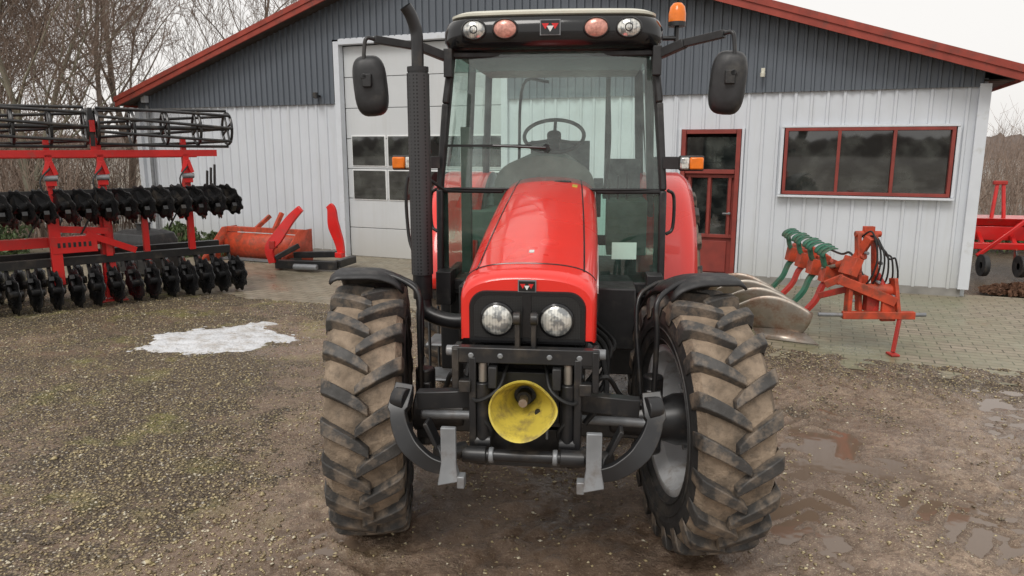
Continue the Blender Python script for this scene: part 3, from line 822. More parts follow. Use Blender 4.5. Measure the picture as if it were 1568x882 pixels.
for s in(-1,1):
    mb.add([(s*.66,1.02,1.14),(s*.27,1.0,1.14),(s*.27,1.0,1.69),(s*.655,1.02,1.69)],[(0,1,2,3)],'glassd')
    mb.add([(s*.675,1.04,1.15),(s*.685,1.93,1.15),(s*.612,1.93,2.50),(s*.592,1.12,2.50),(s*.655,1.04,1.8)],[(0,1,2,3,4)],'glasss')
    mb.add([(s*.68,1.97,1.25),(s*.625,2.5,1.25),(s*.575,2.49,2.50),(s*.61,1.97,2.50)],[(0,1,2,3)],'glasss')
mb.add([(-.60,2.525,1.26),(.60,2.525,1.26),(.56,2.505,2.50),(-.56,2.505,2.50)],[(0,1,2,3)],'glasss')
mb.obj('cab_windows',tr,smooth=False,recalc=False)
mb=MB()
bd=[ws(u/16,0) for u in range(17)]+[ws(1,v/4) for v in range(1,5)]+[ws(u/16,1) for u in range(15,-1,-1)]+[ws(0,v/4) for v in(3,2,1)]
mb.tube(bd,.009,'hose',6,closed=True)
mb.tube([(-.02,.955,1.945),(-.02,.985,1.945)],.022,'black',14)
mb.tube([(-.02,.945,1.945),(-.2,.945,1.953),(-.33,.955,1.957)],.008,'black',8)
mb.box((-.36,.972,1.957),(.50,.016,.014),'hose',(0,0,-5.5))
for s in(-1,1):
    mb.box((s*.635,1.035,1.42),(.035,.02,.53),'plas')
mb.box((.445,1.0,1.345),(.145,.004,.10),'sticker',(0,0,3))
mb.obj('windscreen_wiper',tr)
mb=MB()
def dash(u,v):
    a=math.pi*(u); x=-.04-.31*math.cos(a)*(1-.25*v); z=1.60+.33*max(0,math.sin(a))**.5*(.9+.1*v)
    return (x,1.12+.35*v,z)
mb.grid(dash,24,6,'dash'); mb.add([dash(u/24,0) for u in range(25)],[tuple(range(25))],'dash')
mb.beam((-.03,1.25,1.12),(-.03,1.42,1.78),.18,.20,'dash')
sw=Vector((-.0,1.42,2.02)); nrm=Vector((0,-.55,.84)).normalized(); xx=Vector((1,0,0)); yy=nrm.cross(xx)
pts=[sw+(xx*math.cos(2*math.pi*i/36)+yy*math.sin(2*math.pi*i/36))*.19 for i in range(36)]
mb.tube(pts,.013,'hose',8,closed=True)
for a in(90,210,330): mb.tube([sw-nrm*.03,sw+(xx*math.cos(R(a))+yy*math.sin(R(a)))*.185],.011,'hose',8)
mb.cyl(sw-nrm*.04,sw+nrm*.015,.045,'hose',16); mb.cyl(sw-nrm*.25,sw-nrm*.03,.035,'hose',12)
mb.box((0,2.02,1.46),(.48,.48,.13),'seat'); mb.box((0,2.27,1.74),(.44,.12,.50),'seat',(-8,0,0)); mb.box((0,2.0,1.3),(.3,.3,.3),'plas')
for s in(-1,1): mb.box((s*.29,2.05,1.68),(.07,.34,.06),'seat',(4,0,0)); mb.box((s*.29,2.2,1.56),(.04,.05,.25),'plas')
mb.box((.48,1.95,1.42),(.26,.8,.36),'dash'); mb.box((-.53,2.1,1.35),(.2,.6,.3),'dash')
mb.box((.46,2.15,1.72),(.26,.10,.28),'seat',(-10,0,0)); mb.box((.46,2.02,1.62),(.28,.24,.06),'seat')
for q,x in enumerate((.36,.42,.48)): mb.cyl((x,1.7,1.58),(x,1.66,1.74+.02*q),.008,'black',8)
mb.tube(smoothpath([(.33,2.0,1.6),(.36,1.92,1.95),(.35,1.98,2.3)],5),.012,'hose',8)
mb.tube(smoothpath([(-.33,2.45,1.3),(-.33,2.47,1.9),(-.30,2.47,2.42),(-.1,2.47,2.44)],6),.012,'hose',8)
mb.box((.35,2.47,2.08),(.035,.03,.8),'hose')
mb.box((0,1.75,2.475),(1.1,1.3,.02),'dash')
mb.box((-.53,1.2,1.62),(.06,.06,.9),'dash')
mb.obj('cab_interior',tr,bevel=.015)
M['band']=glass('sun_band_glass',(.45,.58,.54),.02,(.12,.15,.14),.2)
mb=MB(); mb.grid(lambda u,v:(lambda p:(p[0],p[1]+.008,p[2]))(ws(.01+.98*u,.855+.14*v)),16,1,'band'); mb.obj('sun_band',tr,recalc=False)
mb=MB()
ex,ey=-.70,.68
mb.cyl((ex,ey,1.10),(ex,ey,2.36),.055,'black',24)
mb.tube(smoothpath([(ex,ey,2.33),(ex,ey,2.49),(ex-.005,ey,2.56),(ex-.025,ey-.02,2.635),(ex-.05,ey-.04,2.68)],7),.033,'black',18,cap=False)
mb.tube(smoothpath([(ex,ey,2.40),(ex,ey,2.49),(ex-.005,ey,2.56),(ex-.025,ey-.02,2.635),(ex-.05,ey-.04,2.68)],7),.030,'black',18,cap=False)
mb.cyl((ex,ey,2.35),(ex,ey,2.375),.058,'plas',24)
mb.tube(smoothpath([(ex,ey,1.12),(ex+.03,ey-.02,1.02),(ex+.2,ey-.05,.98),(-.3,ey-.05,1.02)],6),.045,'black',14)
mb.obj('exhaust_stack',tr)
mb=MB(); mb.lathe([(0,.061),(1.10,.061)],(ex,ey,1.24),(0,0,1),'perf',28); mb.obj('exhaust_guard',tr,recalc=False)
mb=MB()
for s in(-1,1):
    mx=.995 if s<0 else .955
    mb.beam((s*.60,1.05,2.46),(s*.74,.93,2.51),.045,.05,'plas'); mb.beam((s*.74,.93,2.51),(s*(mx-.03),.78,2.535),.035,.042,'plas')
    mb.tube(smoothpath([(s*(mx-.05),.80,2.53),(s*(mx+.005),.76,2.54),(s*(mx+.02),.75,2.49),(s*(mx+.02),.74,2.40),(s*(mx-.01),.74,2.32)],6),.011,'black',10)
    mb.box((s*.60,1.04,2.43),(.05,.07,.16),'plas')
    rings=[]
    for yy_,sc_ in((-.05,.55),(-.045,.8),(-.03,.93),(0,1.0),(.035,1.0)):
        rg=[]
        for i in range(32):
            t=2*math.pi*i/32; c,s2=math.cos(t),math.sin(t)
            rg.append((.094*sc_*math.copysign(abs(c)**.6,c),yy_,.165*sc_*math.copysign(abs(s2)**.6,s2)))
        rings.append(rg)
    rot=Euler((0,R(s*5),R(-s*12))).to_matrix()
    rings=[[tuple(rot@Vector(p)+Vector((s*mx,.775,2.285))) for p in rg] for rg in rings]
    mb.loft(rings,'plas',True,True,True)
    mb.box((s*mx,.715,2.31),(.05,.03,.07),'plas')
    mb.cyl((s*(mx+.015),.70,2.33),(s*(mx+.015),.76,2.33),.018,'black',12)
    mb.beam((s*.66,1.0,1.86),(s*.77,.93,1.86),.04,.07,'plas')
mb.obj('mirrors',tr,bevel=.004)
mb=MB()
for s in(-1,1):
    xo=.845 if s<0 else .80
    mb.box((s*xo,.90,1.86),(.135,.05,.085),'plas')
    mb.box((s*(xo+.025),.868,1.86),(.075,.03,.066),'orangel'); mb.box((s*(xo-.04),.868,1.86),(.05,.03,.066),'lens')
mb.obj('indicator_lamps',tr,bevel=.008)
mb=MB()
bx,by=.725,1.25
mb.cyl((.60,by,2.58),(bx,by,2.58),.014,'black',10); mb.cyl((bx,by,2.56),(bx,by,2.65),.014,'black',12)
mb.cyl((bx,by,2.645),(bx,by,2.67),.052,'plas',24)
mb.lathe([(0,.050),(.045,.050),(.085,.042),(.105,.025),(.11,.001)],(bx,by,2.67),(0,0,1),'orangel',28)
mb.obj('beacon_lamp',tr)
mb=MB()
for s in(-1,1):
    def rf(u,v):
        a=R(8+150*u); x=s*(.56+.42*v); rr=.92-.06*max(0,v-.85)/.15
        return (x,2.6-rr*math.cos(a),.83+rr*math.sin(a))
    mb.grid(rf,28,10,'red')
    n=28
    vs=[]
    for i in range(n+1):
        a=R(8+150*i/n); vs+= [(s*.56,2.6-.92*math.cos(a),.83+.92*math.sin(a)),(s*.56,2.6-.5*math.cos(a),.83+.5*math.sin(a))]
    fs=[(2*i,2*i+2,2*i+3,2*i+1) for i in range(n)]
    mb.add(vs,fs,'black')
mb.obj('rear_fenders',tr,solid=.012)
mb=MB()
for s in(-1,1):
    mb.tube(smoothpath([(s*.69,1.06,1.7),(s*.73,1.08,1.66),(s*.73,1.08,1.48),(s*.69,1.06,1.44)],5),.011,'black',8)
    mb.box((s*.62,.95,1.12),(.09,.16,.20),'plas')
mb.obj('handrails',tr,bevel=.004)
# ------------------------------------------------------------------ DISC HARROW
hd=empty('disc_harrow',(-3.95,10.25,0),math.atan2(-.615,-.788))
def disc(mb,c,r,yaw,roll=0):
    n=40
    rot=Euler((0,roll,yaw)).to_matrix()
    prof=[(.0,.3),(.02,.65),(.045,1)]
    rings=[]
    for off,f in prof:
        rg=[]
        for i in range(n):
            t=2*math.pi*i/n; rr=r*f
            if f==1: rr=r*(1 if (i%4)<2 else .88)
            rg.append(Vector((off,rr*math.cos(t),rr*math.sin(t))))
        rings.append(rg)
    rings.insert(0,[Vector((0,.001*math.cos(i),.001*math.sin(i))) for i in range(n)])
    C=Vector(c); rings=[[C+rot@p for p in rg] for rg in rings]
    mb.loft(rings,'hdisc',True)
    mb.cyl(C+rot@Vector((-.05,0,0)),C+rot@Vector((.09,0,0)),.045,'black',12)
mb=MB()
L=3.5
rd=random.Random(4); x=-.05
while x<L:
    disc(mb,(x,.25,.25),.25,R(12+rd.random()*6),rd.gauss(0,.04)); disc(mb,(x+.1,-.45,.245),.245,R(-26))
    mb.tube(smoothpath([(x+.07,.25,.27),(x+.07,.1,.40),(x+.07,-.02,.52)],4),.02,'black',8)
    mb.box((x+.07,.16,.36),(.05,.12,.05),'plas',(35,0,0))
    mb.tube(smoothpath([(x+.15,-.45,.27),(x+.15,-.55,.42),(x+.15,-.45,.55)],4),.022,'black',8)
    disc(mb,(x+.03,.22,1.27),.23,R(24+rd.random()*8),.3+rd.gauss(0,.08)); disc(mb,(x+.13,.0,1.20),.22,R(-30),.2)
    mb.box((x+.1,.16,1.29),(.09,.16,.16),'black',(20+rd.random()*20,0,15))
    mb.tube(smoothpath([(x+.1,.2,1.28),(x+.1,.1,1.42),(x+.1,.0,1.40)],4),.02,'black',8)
    mb.box((x+.06,.36,1.16),(.05,.12,.05),'black',(40,0,0))
    x+=.215
mb.obj('discs',hd,solid=.007)
mb=MB()
mb.beam((0,.0,.56),(L,.0,.56),.10,.10,'black'); mb.beam((0,-.5,.58),(L,-.5,.58),.10,.10,'black')
mb.beam((.1,.05,1.87),(L,.05,1.87),.09,.085,'hred'); mb.beam((.25,-.35,1.85),(L,-.35,1.85),.08,.08,'hred')
mb.beam((0,.05,1.40),(L,.05,1.40),.07,.07,'black')
for x in(.5,1.5,2.05,3.0):
    mb.beam((x,.05,.6),(x,.05,1.86),.075,.09,'hred'); mb.beam((x,-.4,1.0),(x,.05,1.6),.06,.08,'hred')
    mb.box((x,.12,1.55),(.11,.06,.12),'hred'); mb.cyl((x-.07,.14,1.58),(x+.07,.14,1.58),.035,'grey',12)
    mb.beam((x-.06,.12,1.62),(x-.01,.13,1.78),.02,.05,'hred'); mb.beam((x+.06,.12,1.62),(x+.01,.13,1.78),.02,.05,'hred')
    mb.box((x,.0,1.95),(.06,.08,.22),'hred')
    mb.tube(smoothpath([(x,.14,1.7),(x+.12,.2,1.55),(x+.1,.2,1.3),(x+.3,.15,.9)],5),.011,'hose',7)
mb.beam((1.05,.0,.5),(1.05,.0,1.12),.07,.08,'hred')
mb.beam((1.5,-.05,.05),(1.5,-.05,1.1),.14,.14,'hred'); mb.beam((2.08,.1,.3),(2.08,.1,1.1),.12,.12,'hred')
mb.box((1.88,.16,.78),(.48,.02,.20),'hred'); mb.beam((1.5,.1,.92),(2.1,.1,.98),.08,.08,'hred')
mb.beam((1.2,.1,.65),(1.75,.15,.9),.05,.08,'hred'); mb.beam((1.5,-.1,.80),(3.4,-.1,.80),.12,.12,'hred')
for q in range(7): mb.box((1.72+.055*q,.172,.78),(.03,.004,.06),'black')
mb.box((1.5,.02,.02),(.3,.3,.03),'hred')
for q in range(3): mb.beam((.17+.05*q,.1,1.3),(.15+.05*q,.12,1.72-.04*q),.02,.05,'black')
mb.obj('frame',hd,bevel=.008)
mb=MB()
for a,b in((-.08,1.50),(1.62,L)):
    zc,rc=2.19,.235
    for i in range(8):
        t=2*math.pi*i/8; tw=.55
        P=[(a+(b-a)*j/8,.02+rc*math.cos(t+tw*j/8),zc+rc*math.sin(t+tw*j/8)) for j in range(9)]
        mb.tube(P,.019,'black',8)
    m=5 if b<2 else 6
    for j in range(m):
        x=a+(b-a)*j/(m-1)
        pts=[(x,.02+rc*.88*math.cos(2*math.pi*i/24),zc+rc*.88*math.sin(2*math.pi*i/24)) for i in range(24)]
        mb.tube(pts,.018,'black',6,closed=True)
        for i in range(4):
            t=math.pi/2*i+.4; mb.tube([(x,.02,zc),(x,.02+rc*.88*math.cos(t),zc+rc*.88*math.sin(t))],.014,'black',6)
    mb.cyl((a-.02,.02,zc),(b+.02,.02,zc),.028,'black',12)
mb.box((1.56,.02,2.19),(.05,.14,.46),'black'); mb.box((1.56,.12,2.2),(.06,.05,.14),'hred'); mb.beam((1.56,.05,1.9),(1.56,.05,2.1),.06,.07,'hred')
mb.obj('cage_roller',hd)
# ------------------------------------------------------------------ plastic tank
mb=MB()
mb.loft([[(x*.46*f+ox,y*.30*f,z) for x,y in ((-1,-.8),(-.85,-1),(.85,-1),(1,-.8),(1,.8),(.85,1),(-.85,1),(-1,.8))] for f,ox,z in((.96,0,.04),(1,0,.10),(1,0,.46),(.9,0,.56),(.6,0,.60))],'plas',True,True,True)
mb.cyl((0,0,.59),(0,0,.68),.1,'plas',20); mb.cyl((0,0,.67),(0,0,.70),.115,'black',20)
for x in(-.2,.2): mb.box((x,-.302,.28),(.03,.02,.34),'plas')
t=mb.obj('plastic_tank',bevel=.02); t.location=(-5.72,11.45,0.0); t.rotation_euler=(0,0,BR-.1); t.scale=(1,1,1.15)
# ------------------------------------------------------------------ box scraper
bs_=empty('box_scraper',(-4.30,12.75,0),BR)
mb=MB()
def bl(u,v):
    a=R(-50+95*v); return (-.80+1.6*u,.28-.42*math.cos(a)*.9,.25+.34*math.sin(a)*.9)
mb.grid(bl,2,10,'orange')
mb.box((0,-.13,.03),(1.64,.1,.02),'grey'); mb.beam((-.80,.05,.53),(.80,.05,.53),.08,.07,'orange'); mb.beam((-.80,.1,.3),(.80,.1,.3),.06,.06,'orange')
for s in(-1,1):
    x=s*.82
    mb.add([(x,.25,.02),(x,-.62,.02),(x,-.60,.10),(x,-.1,.57),(x,.25,.57)],[(0,1,2,3,4)],'orange')
mb.beam((.2,.05,.55),(.25,.2,.82),.06,.05,'orange'); mb.beam((-.2,.05,.55),(-.1,.3,.75),.05,.05,'orange')
mb.obj('blade',bs_,solid=.02)
lf=empty('front_loader_frame',(-3.3,11.75,0),BR+.05)
mb=MB()
mb.beam((-.45,-.15,.10),(.55,.05,.10),.10,.14,'black'); mb.beam((-.45,-.15,.08),(-.5,.5,.08),.10,.12,'black'); mb.beam((.55,.05,.12),(.5,.6,.12),.1,.12,'black')
mb.beam((-.3,.1,.22),(.45,.2,.26),.08,.10,'black'); mb.beam((-.45,-.2,.2),(-.2,.1,.38),.06,.08,'black'); mb.cyl((-.1,-.2,.08),(.3,-.15,.08),.05,'grey',12)
mb.obj('base',lf,bevel=.01)
mb=MB()
for P in([(-.50,-.20,.12),(-.53,-.22,.35),(-.38,-.18,.55),(-.18,-.12,.82),(.0,-.08,1.0)],[(.66,.0,.3),(.62,.0,.5),(.55,-.02,.75),(.53,-.02,.98),(.48,-.02,1.06)]):
    q=smoothpath(P,7)
    rg=[]
    for i,p in enumerate(q):
        t=(q[min(i+1,len(q)-1)]-q[max(i-1,0)]).normalized(); nrm_=Vector((t.z,0,-t.x)).normalized()
        w_=.085*(1-abs(i/len(q)-.45)*1.0)+.012; o_=Vector((0,.025,0))
        rg.append([p-nrm_*w_-o_,p+nrm_*w_-o_,p+nrm_*w_+o_,p-nrm_*w_+o_])
    mb.loft(rg,'hred',True,True,True)
mb.box((-.47,-.2,.42),(.1,.1,.12),'redf'); mb.box((.63,0,.28),(.12,.12,.08),'hred')
mb.obj('arms',lf,bevel=.006)
# ------------------------------------------------------------------ PLOUGH
pl=empty('plough',(3.30,7.45,0),0)
mb=MB()
def mould(mb,o,k,s=1.0):
    def f(u,v):
        x=-.66*u*s+.06*v*(1-u); z=.03+.36*v*s*(.55+.55*math.sin(math.pi*min(1,u*.85+.12)))+.10*u*u
        y=.10+.42*u*s-.15*math.sin(v*math.pi*.6)*(1-.3*u)-.30*u*u*v
        return (o[0]+x,o[1]+y,o[2]+z)
    mb.grid(f,16,10,k)
    mb.add([(o[0]+.12,o[1]-.10,o[2]-.01),(o[0]-.40*s,o[1]+.20*s,o[2]-.01),(o[0]-.42*s,o[1]+.30*s,o[2]+.07),(o[0]+.0,o[1]+.09,o[2]+.10)],[(0,1,2,3)],k)
for i in range(4):
    mould(mb,(-.36+.03*i,-.22+.46*i,.02),'steel')
mb.obj('mouldboards',pl,solid=.012)
mb=MB()
for i in range(4):
    y=-.05+.48*i; x=.02+.06*i
    for j in range(3):
        def g(u,v,j=j,x=x,y=y):
            a=R(190-105*u); return (x-.04+.13*math.cos(a),y+.08*v+.08*j,.86+.08*math.sin(a)+.012*j)
        mb.grid(g,8,2,'greenp')
    p=smoothpath([(x-.05,y+.1,.62),(x-.13,y+.08,.54),(x-.20,y+.05,.40),(x-.32,y+.05,.26)],5)
    for a,b in zip(p,p[1:]): mb.beam(a,b+(b-a)*.1,.03,.075,'greenp' if i%2 else 'redf',(0,1,0))
    p=smoothpath([(x-.05,y+.1,.70),(x-.12,y+.08,.76),(x-.15,y+.08,.87)],4)
    for a,b in zip(p,p[1:]): mb.beam(a,b+(b-a)*.1,.03,.06,'greenp',(0,1,0))
    mb.box((x-.05,y+.1,.66),(.16,.14,.16),'orange',(0,10,0))
mb.obj('plough_legs',pl,solid=.010)
mb=MB()
mb.beam((.12,-.35,.66),(.36,2.0,.68),.11,.11,'orange')
mb.beam((-.15,-.45,.70),(.35,-.55,.50),.09,.09,'orange')
for x in(.08,.24): 
    mb.beam((x,-.40,.38),(x-.02,-.30,1.12),.035,.09,'orange')
mb.beam((.02,-.25,.75),(.12,-.42,1.10),.05,.08,'orange')
mb.cyl((.03,-.30,1.12),(.28,-.30,1.12),.03,'orange',12); mb.box((.16,-.3,1.16),(.10,.06,.07),'orange')
mb.cyl((.0,-.42,.60),(.38,-.48,.60),.06,'orange',16)
mb.beam((-.12,-.50,.36),(.52,-.60,.38),.07,.07,'orange')
mb.beam((-.05,-.45,.36),(-.05,-.45,.62),.04,.1,'orange'); mb.beam((.38,-.55,.36),(.34,-.5,.72),.035,.12,'orange')
mb.cyl((.46,-.59,.38),(.62,-.62,.39),.02,'grey',12); mb.cyl((-.34,-.47,.36),(-.1,-.50,.36),.02,'grey',12)
mb.box((.30,-.54,.42),(.14,.04,.22),'orange'); mb.box((-.03,-.40,.82),(.08,.2,.18),'orange',(0,20,10))
mb.beam((.40,-.58,.40),(.33,-.64,.03),.032,.04,'redf'); mb.box((.32,-.66,.015),(.08,.12,.02),'redf')
mb.cyl((-.02,-.1,.78),(.10,-.38,.92),.04,'orange',12); mb.cyl((-.02,-.1,.78),(-.10,.08,.72),.02,'steel',10)
mb.cyl((.22,-.42,.75),(.30,-.5,.55),.03,'redf',12)
mb.box((.17,-.45,.5),(.12,.10,.22),'redf')
mb.beam((-.22,-.30,.62),(.05,-.42,.78),.06,.07,'orange'); mb.beam((-.25,-.25,.5),(-.05,-.42,.60),.05,.06,'redf')
for i in range(3):
    mb.box((.02+.1*i,.0+.55*i,.76),(.07,.12,.08),'orange',(10,20,5))
for q in((-.02,-.45,.5),(.2,-.47,.68),(.33,-.52,.55),(.1,-.4,.95),(.25,-.38,.85)): mb.cyl(q,(q[0],q[1]-.05,q[2]),.018,'grey',6)
mb.obj('plough_frame',pl,bevel=.005)
mb=MB()
for i in range(6):
    x=.08+.035*i
    mb.tube(smoothpath([(x,-.3,1.08),(x+.06,-.42,1.15-.05*i),(x+.09,-.5,.9),(x+.03+.02*i,-.46,.66),(x,-.2,.6)],6),.009,'hose',7)
mb.tube(smoothpath([(.15,-.3,.7),(.10,-.1,.9),(.18,.3,.84),(.3,1.0,.82)],6),.012,'hose',7)
mb.obj('hydraulic_hoses',pl)
# ------------------------------------------------------------------ seed drill (far right)
sd=empty('seed_drill',(7.55,11.6,0),-.25)
mb=MB()
mb.box((.6,.2,.62),(1.9,.5,.22),'hred'); mb.loft([[(-.35,-.05,.74),(1.55,-.05,.74),(1.55,.45,.74),(-.35,.45,.74)],[(-.35,-.15,.86),(1.55,-.15,.86),(1.55,.55,.86),(-.35,.55,.86)]],'hred',True,True,True)
mb.beam((-.4,-.3,.45),(1.6,-.3,.45),.1,.1,'hred')
for x in(-.2,.25,.7,1.2): mb.beam((x,-.3,.45),(x,.1,.7),.06,.06,'hred'); mb.beam((x,-.35,.12),(x,-.3,.5),.03,.08,'orange')
mb.beam((0.0,.1,.8),(.05,.15,1.42),.05,.05,'hred'); mb.beam((.18,.1,.8),(.13,.15,1.42),.05,.05,'hred'); mb.box((.08,.13,1.4),(.2,.06,.06),'redf')
mb.beam((-.3,-.4,.3),(.5,-.2,.95),.05,.06,'hred'); mb.beam((.6,-.2,.9),(.9,-.5,.4),.05,.06,'orange')
for x in(-.25,.25): mb.tube([(x,-.45,.02),(x,-.40,.3),(x,-.3,.45)],.02,'black',6); mb.lathe([(-.03,.05),(-.04,.17),(.04,.17),(.03,.05)],(x,-.55,.18),(1,.1,0),'side',20)
mb.loft([[(.30,-1.2,.02),(1.3,-1.3,.02),(1.3,-.8,.02),(.30,-.8,.02)],[(.25,-1.1,.45),(1.3,-1.2,.5),(1.3,-.8,.5),(.25,-.8,.45)],[(.35,-.95,.62),(1.3,-1.0,.66),(1.3,-.8,.66),(.35,-.8,.62)]],'black',True,True,True)
mb.box((.40,-1.15,.62),(.3,.1,.14),'redf')
mb.obj('drill_body',sd,bevel=.01)
M['debris']=pbr('dead_leaves',(.14,.07,.04),.9,0,.4,12)
mb=MB(); random.seed(9)
for i in range(1400):
    a=random.random()*6.28; r=random.random()**.6
    c=Vector((7.0+r*.55*math.cos(a),9.95+r*.3*math.sin(a),.02+.10*(1-r)*random.random()))
    q=Euler((random.random()*3,random.random()*3,random.random()*3)).to_matrix(); s=.02+.03*random.random()
    mb.add([c+q@Vector(p)*s for p in((-1,-.5,0),(1,-.5,0),(1,.5,0),(-1,.5,0))],[(0,1,2,3)],'debris')
mb.obj('leaf_litter',smooth=False,recalc=False)
# ------------------------------------------------------------------ trees
def flat(name,col):
    m,nt=new_mat(name); tc=nd(nt,'ShaderNodeTexCoord')
    bs=nd(nt,'ShaderNodeBsdfDiffuse'); lk(nt,mixc(nt,noise_n(nt,tc.outputs['Object'],2,1),[x*.6 for x in col],[x*1.35 for x in col]),bs.inputs[0])
    o=nd(nt,'ShaderNodeOutputMaterial'); lk(nt,bs.outputs[0],o.inputs[0]); return m
M['bark']=flat('winter_bark',(.22,.18,.15)); M['twig']=flat('brown_twigs',(.27,.205,.165)); M['barkg']=flat('mossy_bark',(.28,.26,.20))
def tree_mesh(name,H,seed,stems=1,k='bark',lev=4):
    rnd=random.Random(seed); mb=MB()
    def br(p,d,L,r,dep):
        n=5 if dep<2 else (3 if dep<4 else 2)
        pts=[p];rs=[r];dd=d.copy()
        for i in range(n):
            dd=(dd+Vector((rnd.gauss(0,.13),rnd.gauss(0,.13),rnd.gauss(.06,.10)))).normalized()
            pts.append(pts[-1]+dd*L/n); rs.append(max(.005,r*(1-.72*(i+1)/n)))
        mb.tube(pts,rs,k if dep<2 else 'twig',(7,5,3,3,3)[dep],cap=False)
        if dep>=lev: return
        m=(13,7,6,5)[dep]
        for q in range(m):
            t=.15+.85*(q+rnd.random())/m
            t=min(.99,t); f=t*n; i=int(f); pp=pts[i].lerp(pts[i+1],f-i)
            dl=(pts[i+1]-pts[i]).normalized(); a=rnd.random()*6.28
            o=dl.orthogonal().normalized(); o=(Matrix.Rotation(a,3,dl)@o)
            sp=.50+.32*rnd.random(); nd_=(dl*(1-.35*sp)+o*sp+Vector((0,0,.22))).normalized()
            br(pp,nd_,L*(.55-.22*t+.08*rnd.random()),max(.0065,rs[i]*.45),dep+1)
    for s in range(stems):
        a=rnd.random()*6.28; sp=.0 if stems==1 else .22
        br(Vector((math.cos(a)*sp*.5,math.sin(a)*sp*.5,-.1)),Vector((math.cos(a)*sp,math.sin(a)*sp,1)).normalized(),H*(.85+.2*rnd.random()),H*.0125,0)
    me=bpy.data.meshes.new(name); me.from_pydata(mb.v,[],mb.f)
    for q in mb.mats: me.materials.append(M[q])
    me.polygons.foreach_set('material_index',mb.m); me.polygons.foreach_set('use_smooth',[True]*len(mb.f)); me.update()
    return me
tms=[tree_mesh('bare_tree_a',9,1,1),tree_mesh('bare_tree_b',8,2,2,'barkg'),tree_mesh('bare_tree_c',10,5,1)]
TP=[(-9.8,14.6,1,.78),(-12.0,16.5,2,.80),(-10.4,19.0,0,.82),(-14.4,20.5,1,.95),(-11.8,23.0,2,.9),(-8.6,23.5,0,.85),(-6.4,28.5,2,.9),(-17.5,24.5,2,1.0),(-13.2,18.4,0,.8),
    (21,27,0,.48),(26,30,1,.48),(30,38,0,.7)]
for i,(x,y,t,s) in enumerate(TP):
    o=bpy.data.objects.new('bare_tree',tms[t]); sc.collection.objects.link(o); o.location=(x,y,0); o.scale=(s,s,s); o.rotation_euler=(0,0,i*1.7)
def thicket(name,x0,x1,y0,y1,H,n,seed,k='twig'):
    rnd=random.Random(seed); mb=MB()
    for i in range(n):
        x=x0+(x1-x0)*rnd.random(); y=y0+(y1-y0)*rnd.random(); h=H*(.45+.6*rnd.random())*(1+.35*noise.noise(Vector((x*.5,y*.5,seed))))
        a=rnd.random()*6.28; le=rnd.random()*.6
        P=[Vector((x,y,0)),Vector((x+math.cos(a)*le*.3*h,y+math.sin(a)*le*.3*h,h*.5)),Vector((x+math.cos(a)*le*h*.8,y+math.sin(a)*le*h*.8,h))]
        mb.tube(P,[.014,.009,.004],k,3,cap=False)
        for q in range(7):
            t=.2+.8*rnd.random(); b=P[0].lerp(P[1],t*2) if t<.5 else P[1].lerp(P[2],t*2-1)
            d=Vector((rnd.gauss(0,1),rnd.gauss(0,1),.6+rnd.random()*.8)).normalized()
            mb.tube([b,b+d*h*.12,b+d*h*.24+Vector((0,0,.05*h))],[.007,.005,.0035],k,3,cap=False)
    me=bpy.data.meshes.new(name); me.from_pydata(mb.v,[],mb.f); me.materials.append(M[k]); me.update()
    o=bpy.data.objects.new(name,me); sc.collection.objects.link(o); return o
thicket('thicket',-18,-8.6,13.8,18.5,2.5,1000,1)
thicket('thicket',12,26,18.5,25,1.6,800,3)
thicket('thicket',22,50,32,44,3.2,900,4)
M['leafg']=pbr('evergreen_leaves',(.075,.11,.04),.6,0,.5,4)
def shrub(cx,cy,rx,ry,h,n,seed):
    rnd=random.Random(seed); mb=MB()
    for i in range(n):
        a=rnd.random()*6.28; r=rnd.random()**.5; z=rnd.random()
        k=math.sqrt(max(0,1-z*z))*.9+.1; w=1+.35*noise.noise(Vector((math.cos(a)*2,math.sin(a)*2,z*3+seed)))
        c=Vector((cx+rx*r*k*w*math.cos(a),cy+ry*r*k*w*math.sin(a),h*z*w))
        q=Euler((rnd.random()*6,rnd.random()*6,rnd.random()*6)).to_matrix(); s=.018+.03*rnd.random()
        mb.add([c+q@Vector(p)*s for p in((-1.3,0,0),(0,-.6,.2),(1.3,0,0),(0,.6,.2))],[(0,1,2,3)],'leafg')
    for i in range(20):
        a=rnd.random()*6.28; mb.tube([(cx,cy,0),(cx+rx*.7*math.cos(a),cy+ry*.7*math.sin(a),h*.8)],.01,'twig',4,cap=False)
    return mb.obj('evergreen_shrub',smooth=False,recalc=False)
shrub(-6.1,13.4,.5,.35,.55,2600,1); shrub(-5.3,13.15,.35,.3,.4,1500,2); shrub(-8.6,11.7,.8,.6,.75,3500,3); shrub(-9.4,13.0,.9,.6,1.1,3500,4); shrub(9.6,14.3,1.2,.6,.5,3000,6)
M['far']=flat('distant_trees',(.25,.21,.19))
mb=MB(); n=1400; vs=[]
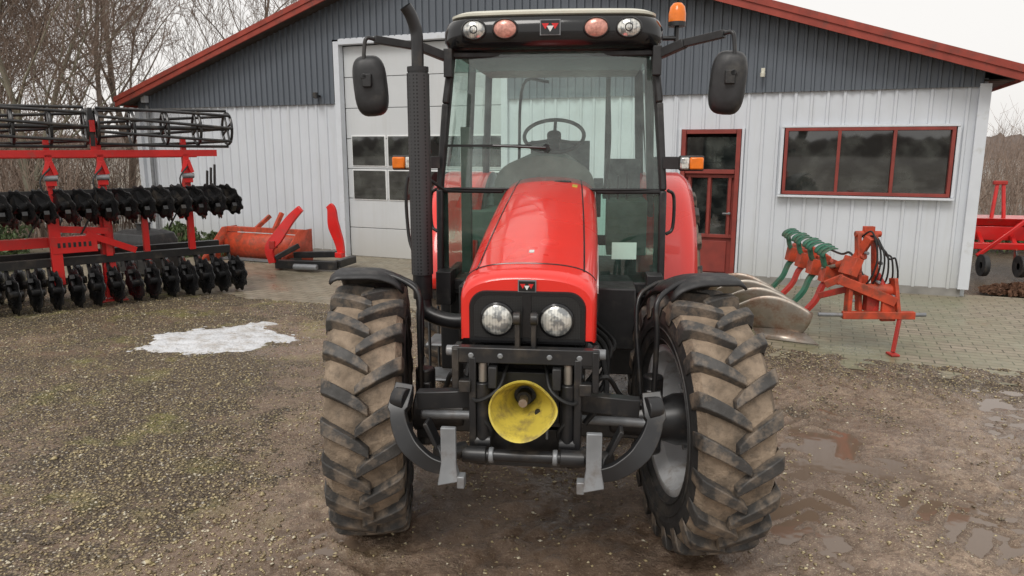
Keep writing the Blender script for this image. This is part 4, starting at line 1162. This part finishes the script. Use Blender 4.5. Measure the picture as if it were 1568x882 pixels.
for i in range(n+1):
    a=2*math.pi*i/n; Rr=150+8*noise.noise(Vector((math.cos(a)*3,math.sin(a)*3,0)))
    h=3.6+1.0*noise.noise(Vector((math.cos(a)*14,math.sin(a)*14,2)))+1.2*noise.noise(Vector((math.cos(a)*90,math.sin(a)*90,2)))+random.random()*.7
    vs+=[(Rr*math.cos(a),Rr*math.sin(a),-.5),(Rr*math.cos(a),Rr*math.sin(a),max(1.5,h))]
fs=[(2*i,2*i+2,2*i+3,2*i+1) for i in range(n)]
mb.add(vs,fs,'far'); mb.obj('distant_treeline',smooth=False,recalc=False)
# ------------------------------------------------------------------ light / world
w=bpy.data.worlds.new('World'); sc.world=w; w.use_nodes=True; nt=w.node_tree; nt.nodes.clear()
sk=nd(nt,'ShaderNodeTexSky'); sk.sky_type='NISHITA'; sk.sun_disc=False; sk.sun_elevation=R(50); sk.sun_rotation=R(205); sk.air_density=1; sk.dust_density=3
hs=nd(nt,'ShaderNodeHueSaturation'); hs.inputs['Saturation'].default_value=.12; lk(nt,sk.outputs[0],hs.inputs['Color'])
c=mixc(nt,.76,hs.outputs[0],(9.3,9.05,8.75))
bg=nd(nt,'ShaderNodeBackground'); bg.inputs['Strength'].default_value=.118; lk(nt,c,bg.inputs[0])
o=nd(nt,'ShaderNodeOutputWorld'); lk(nt,bg.outputs[0],o.inputs[0])
l=bpy.data.lights.new('sun','SUN'); l.energy=1.3; l.angle=R(22); l.color=(1,.96,.91)
lo=bpy.data.objects.new('sun',l); sc.collection.objects.link(lo)
az=R(205); el=R(50)
d=Vector((math.sin(az)*math.cos(el),math.cos(az)*math.cos(el),math.sin(el)))
lo.rotation_euler=d.to_track_quat('Z','Y').to_euler()
cam=bpy.data.cameras.new('camera'); co=bpy.data.objects.new('camera',cam); sc.collection.objects.link(co)
cam.lens=26; cam.sensor_width=36; cam.clip_end=1000; cam.clip_start=.05
co.location=(0,0,1.95); co.rotation_euler=(R(90-10.8),0,0); sc.camera=co
sc.view_settings.view_transform='Standard'; sc.view_settings.look='None'; sc.view_settings.exposure=0
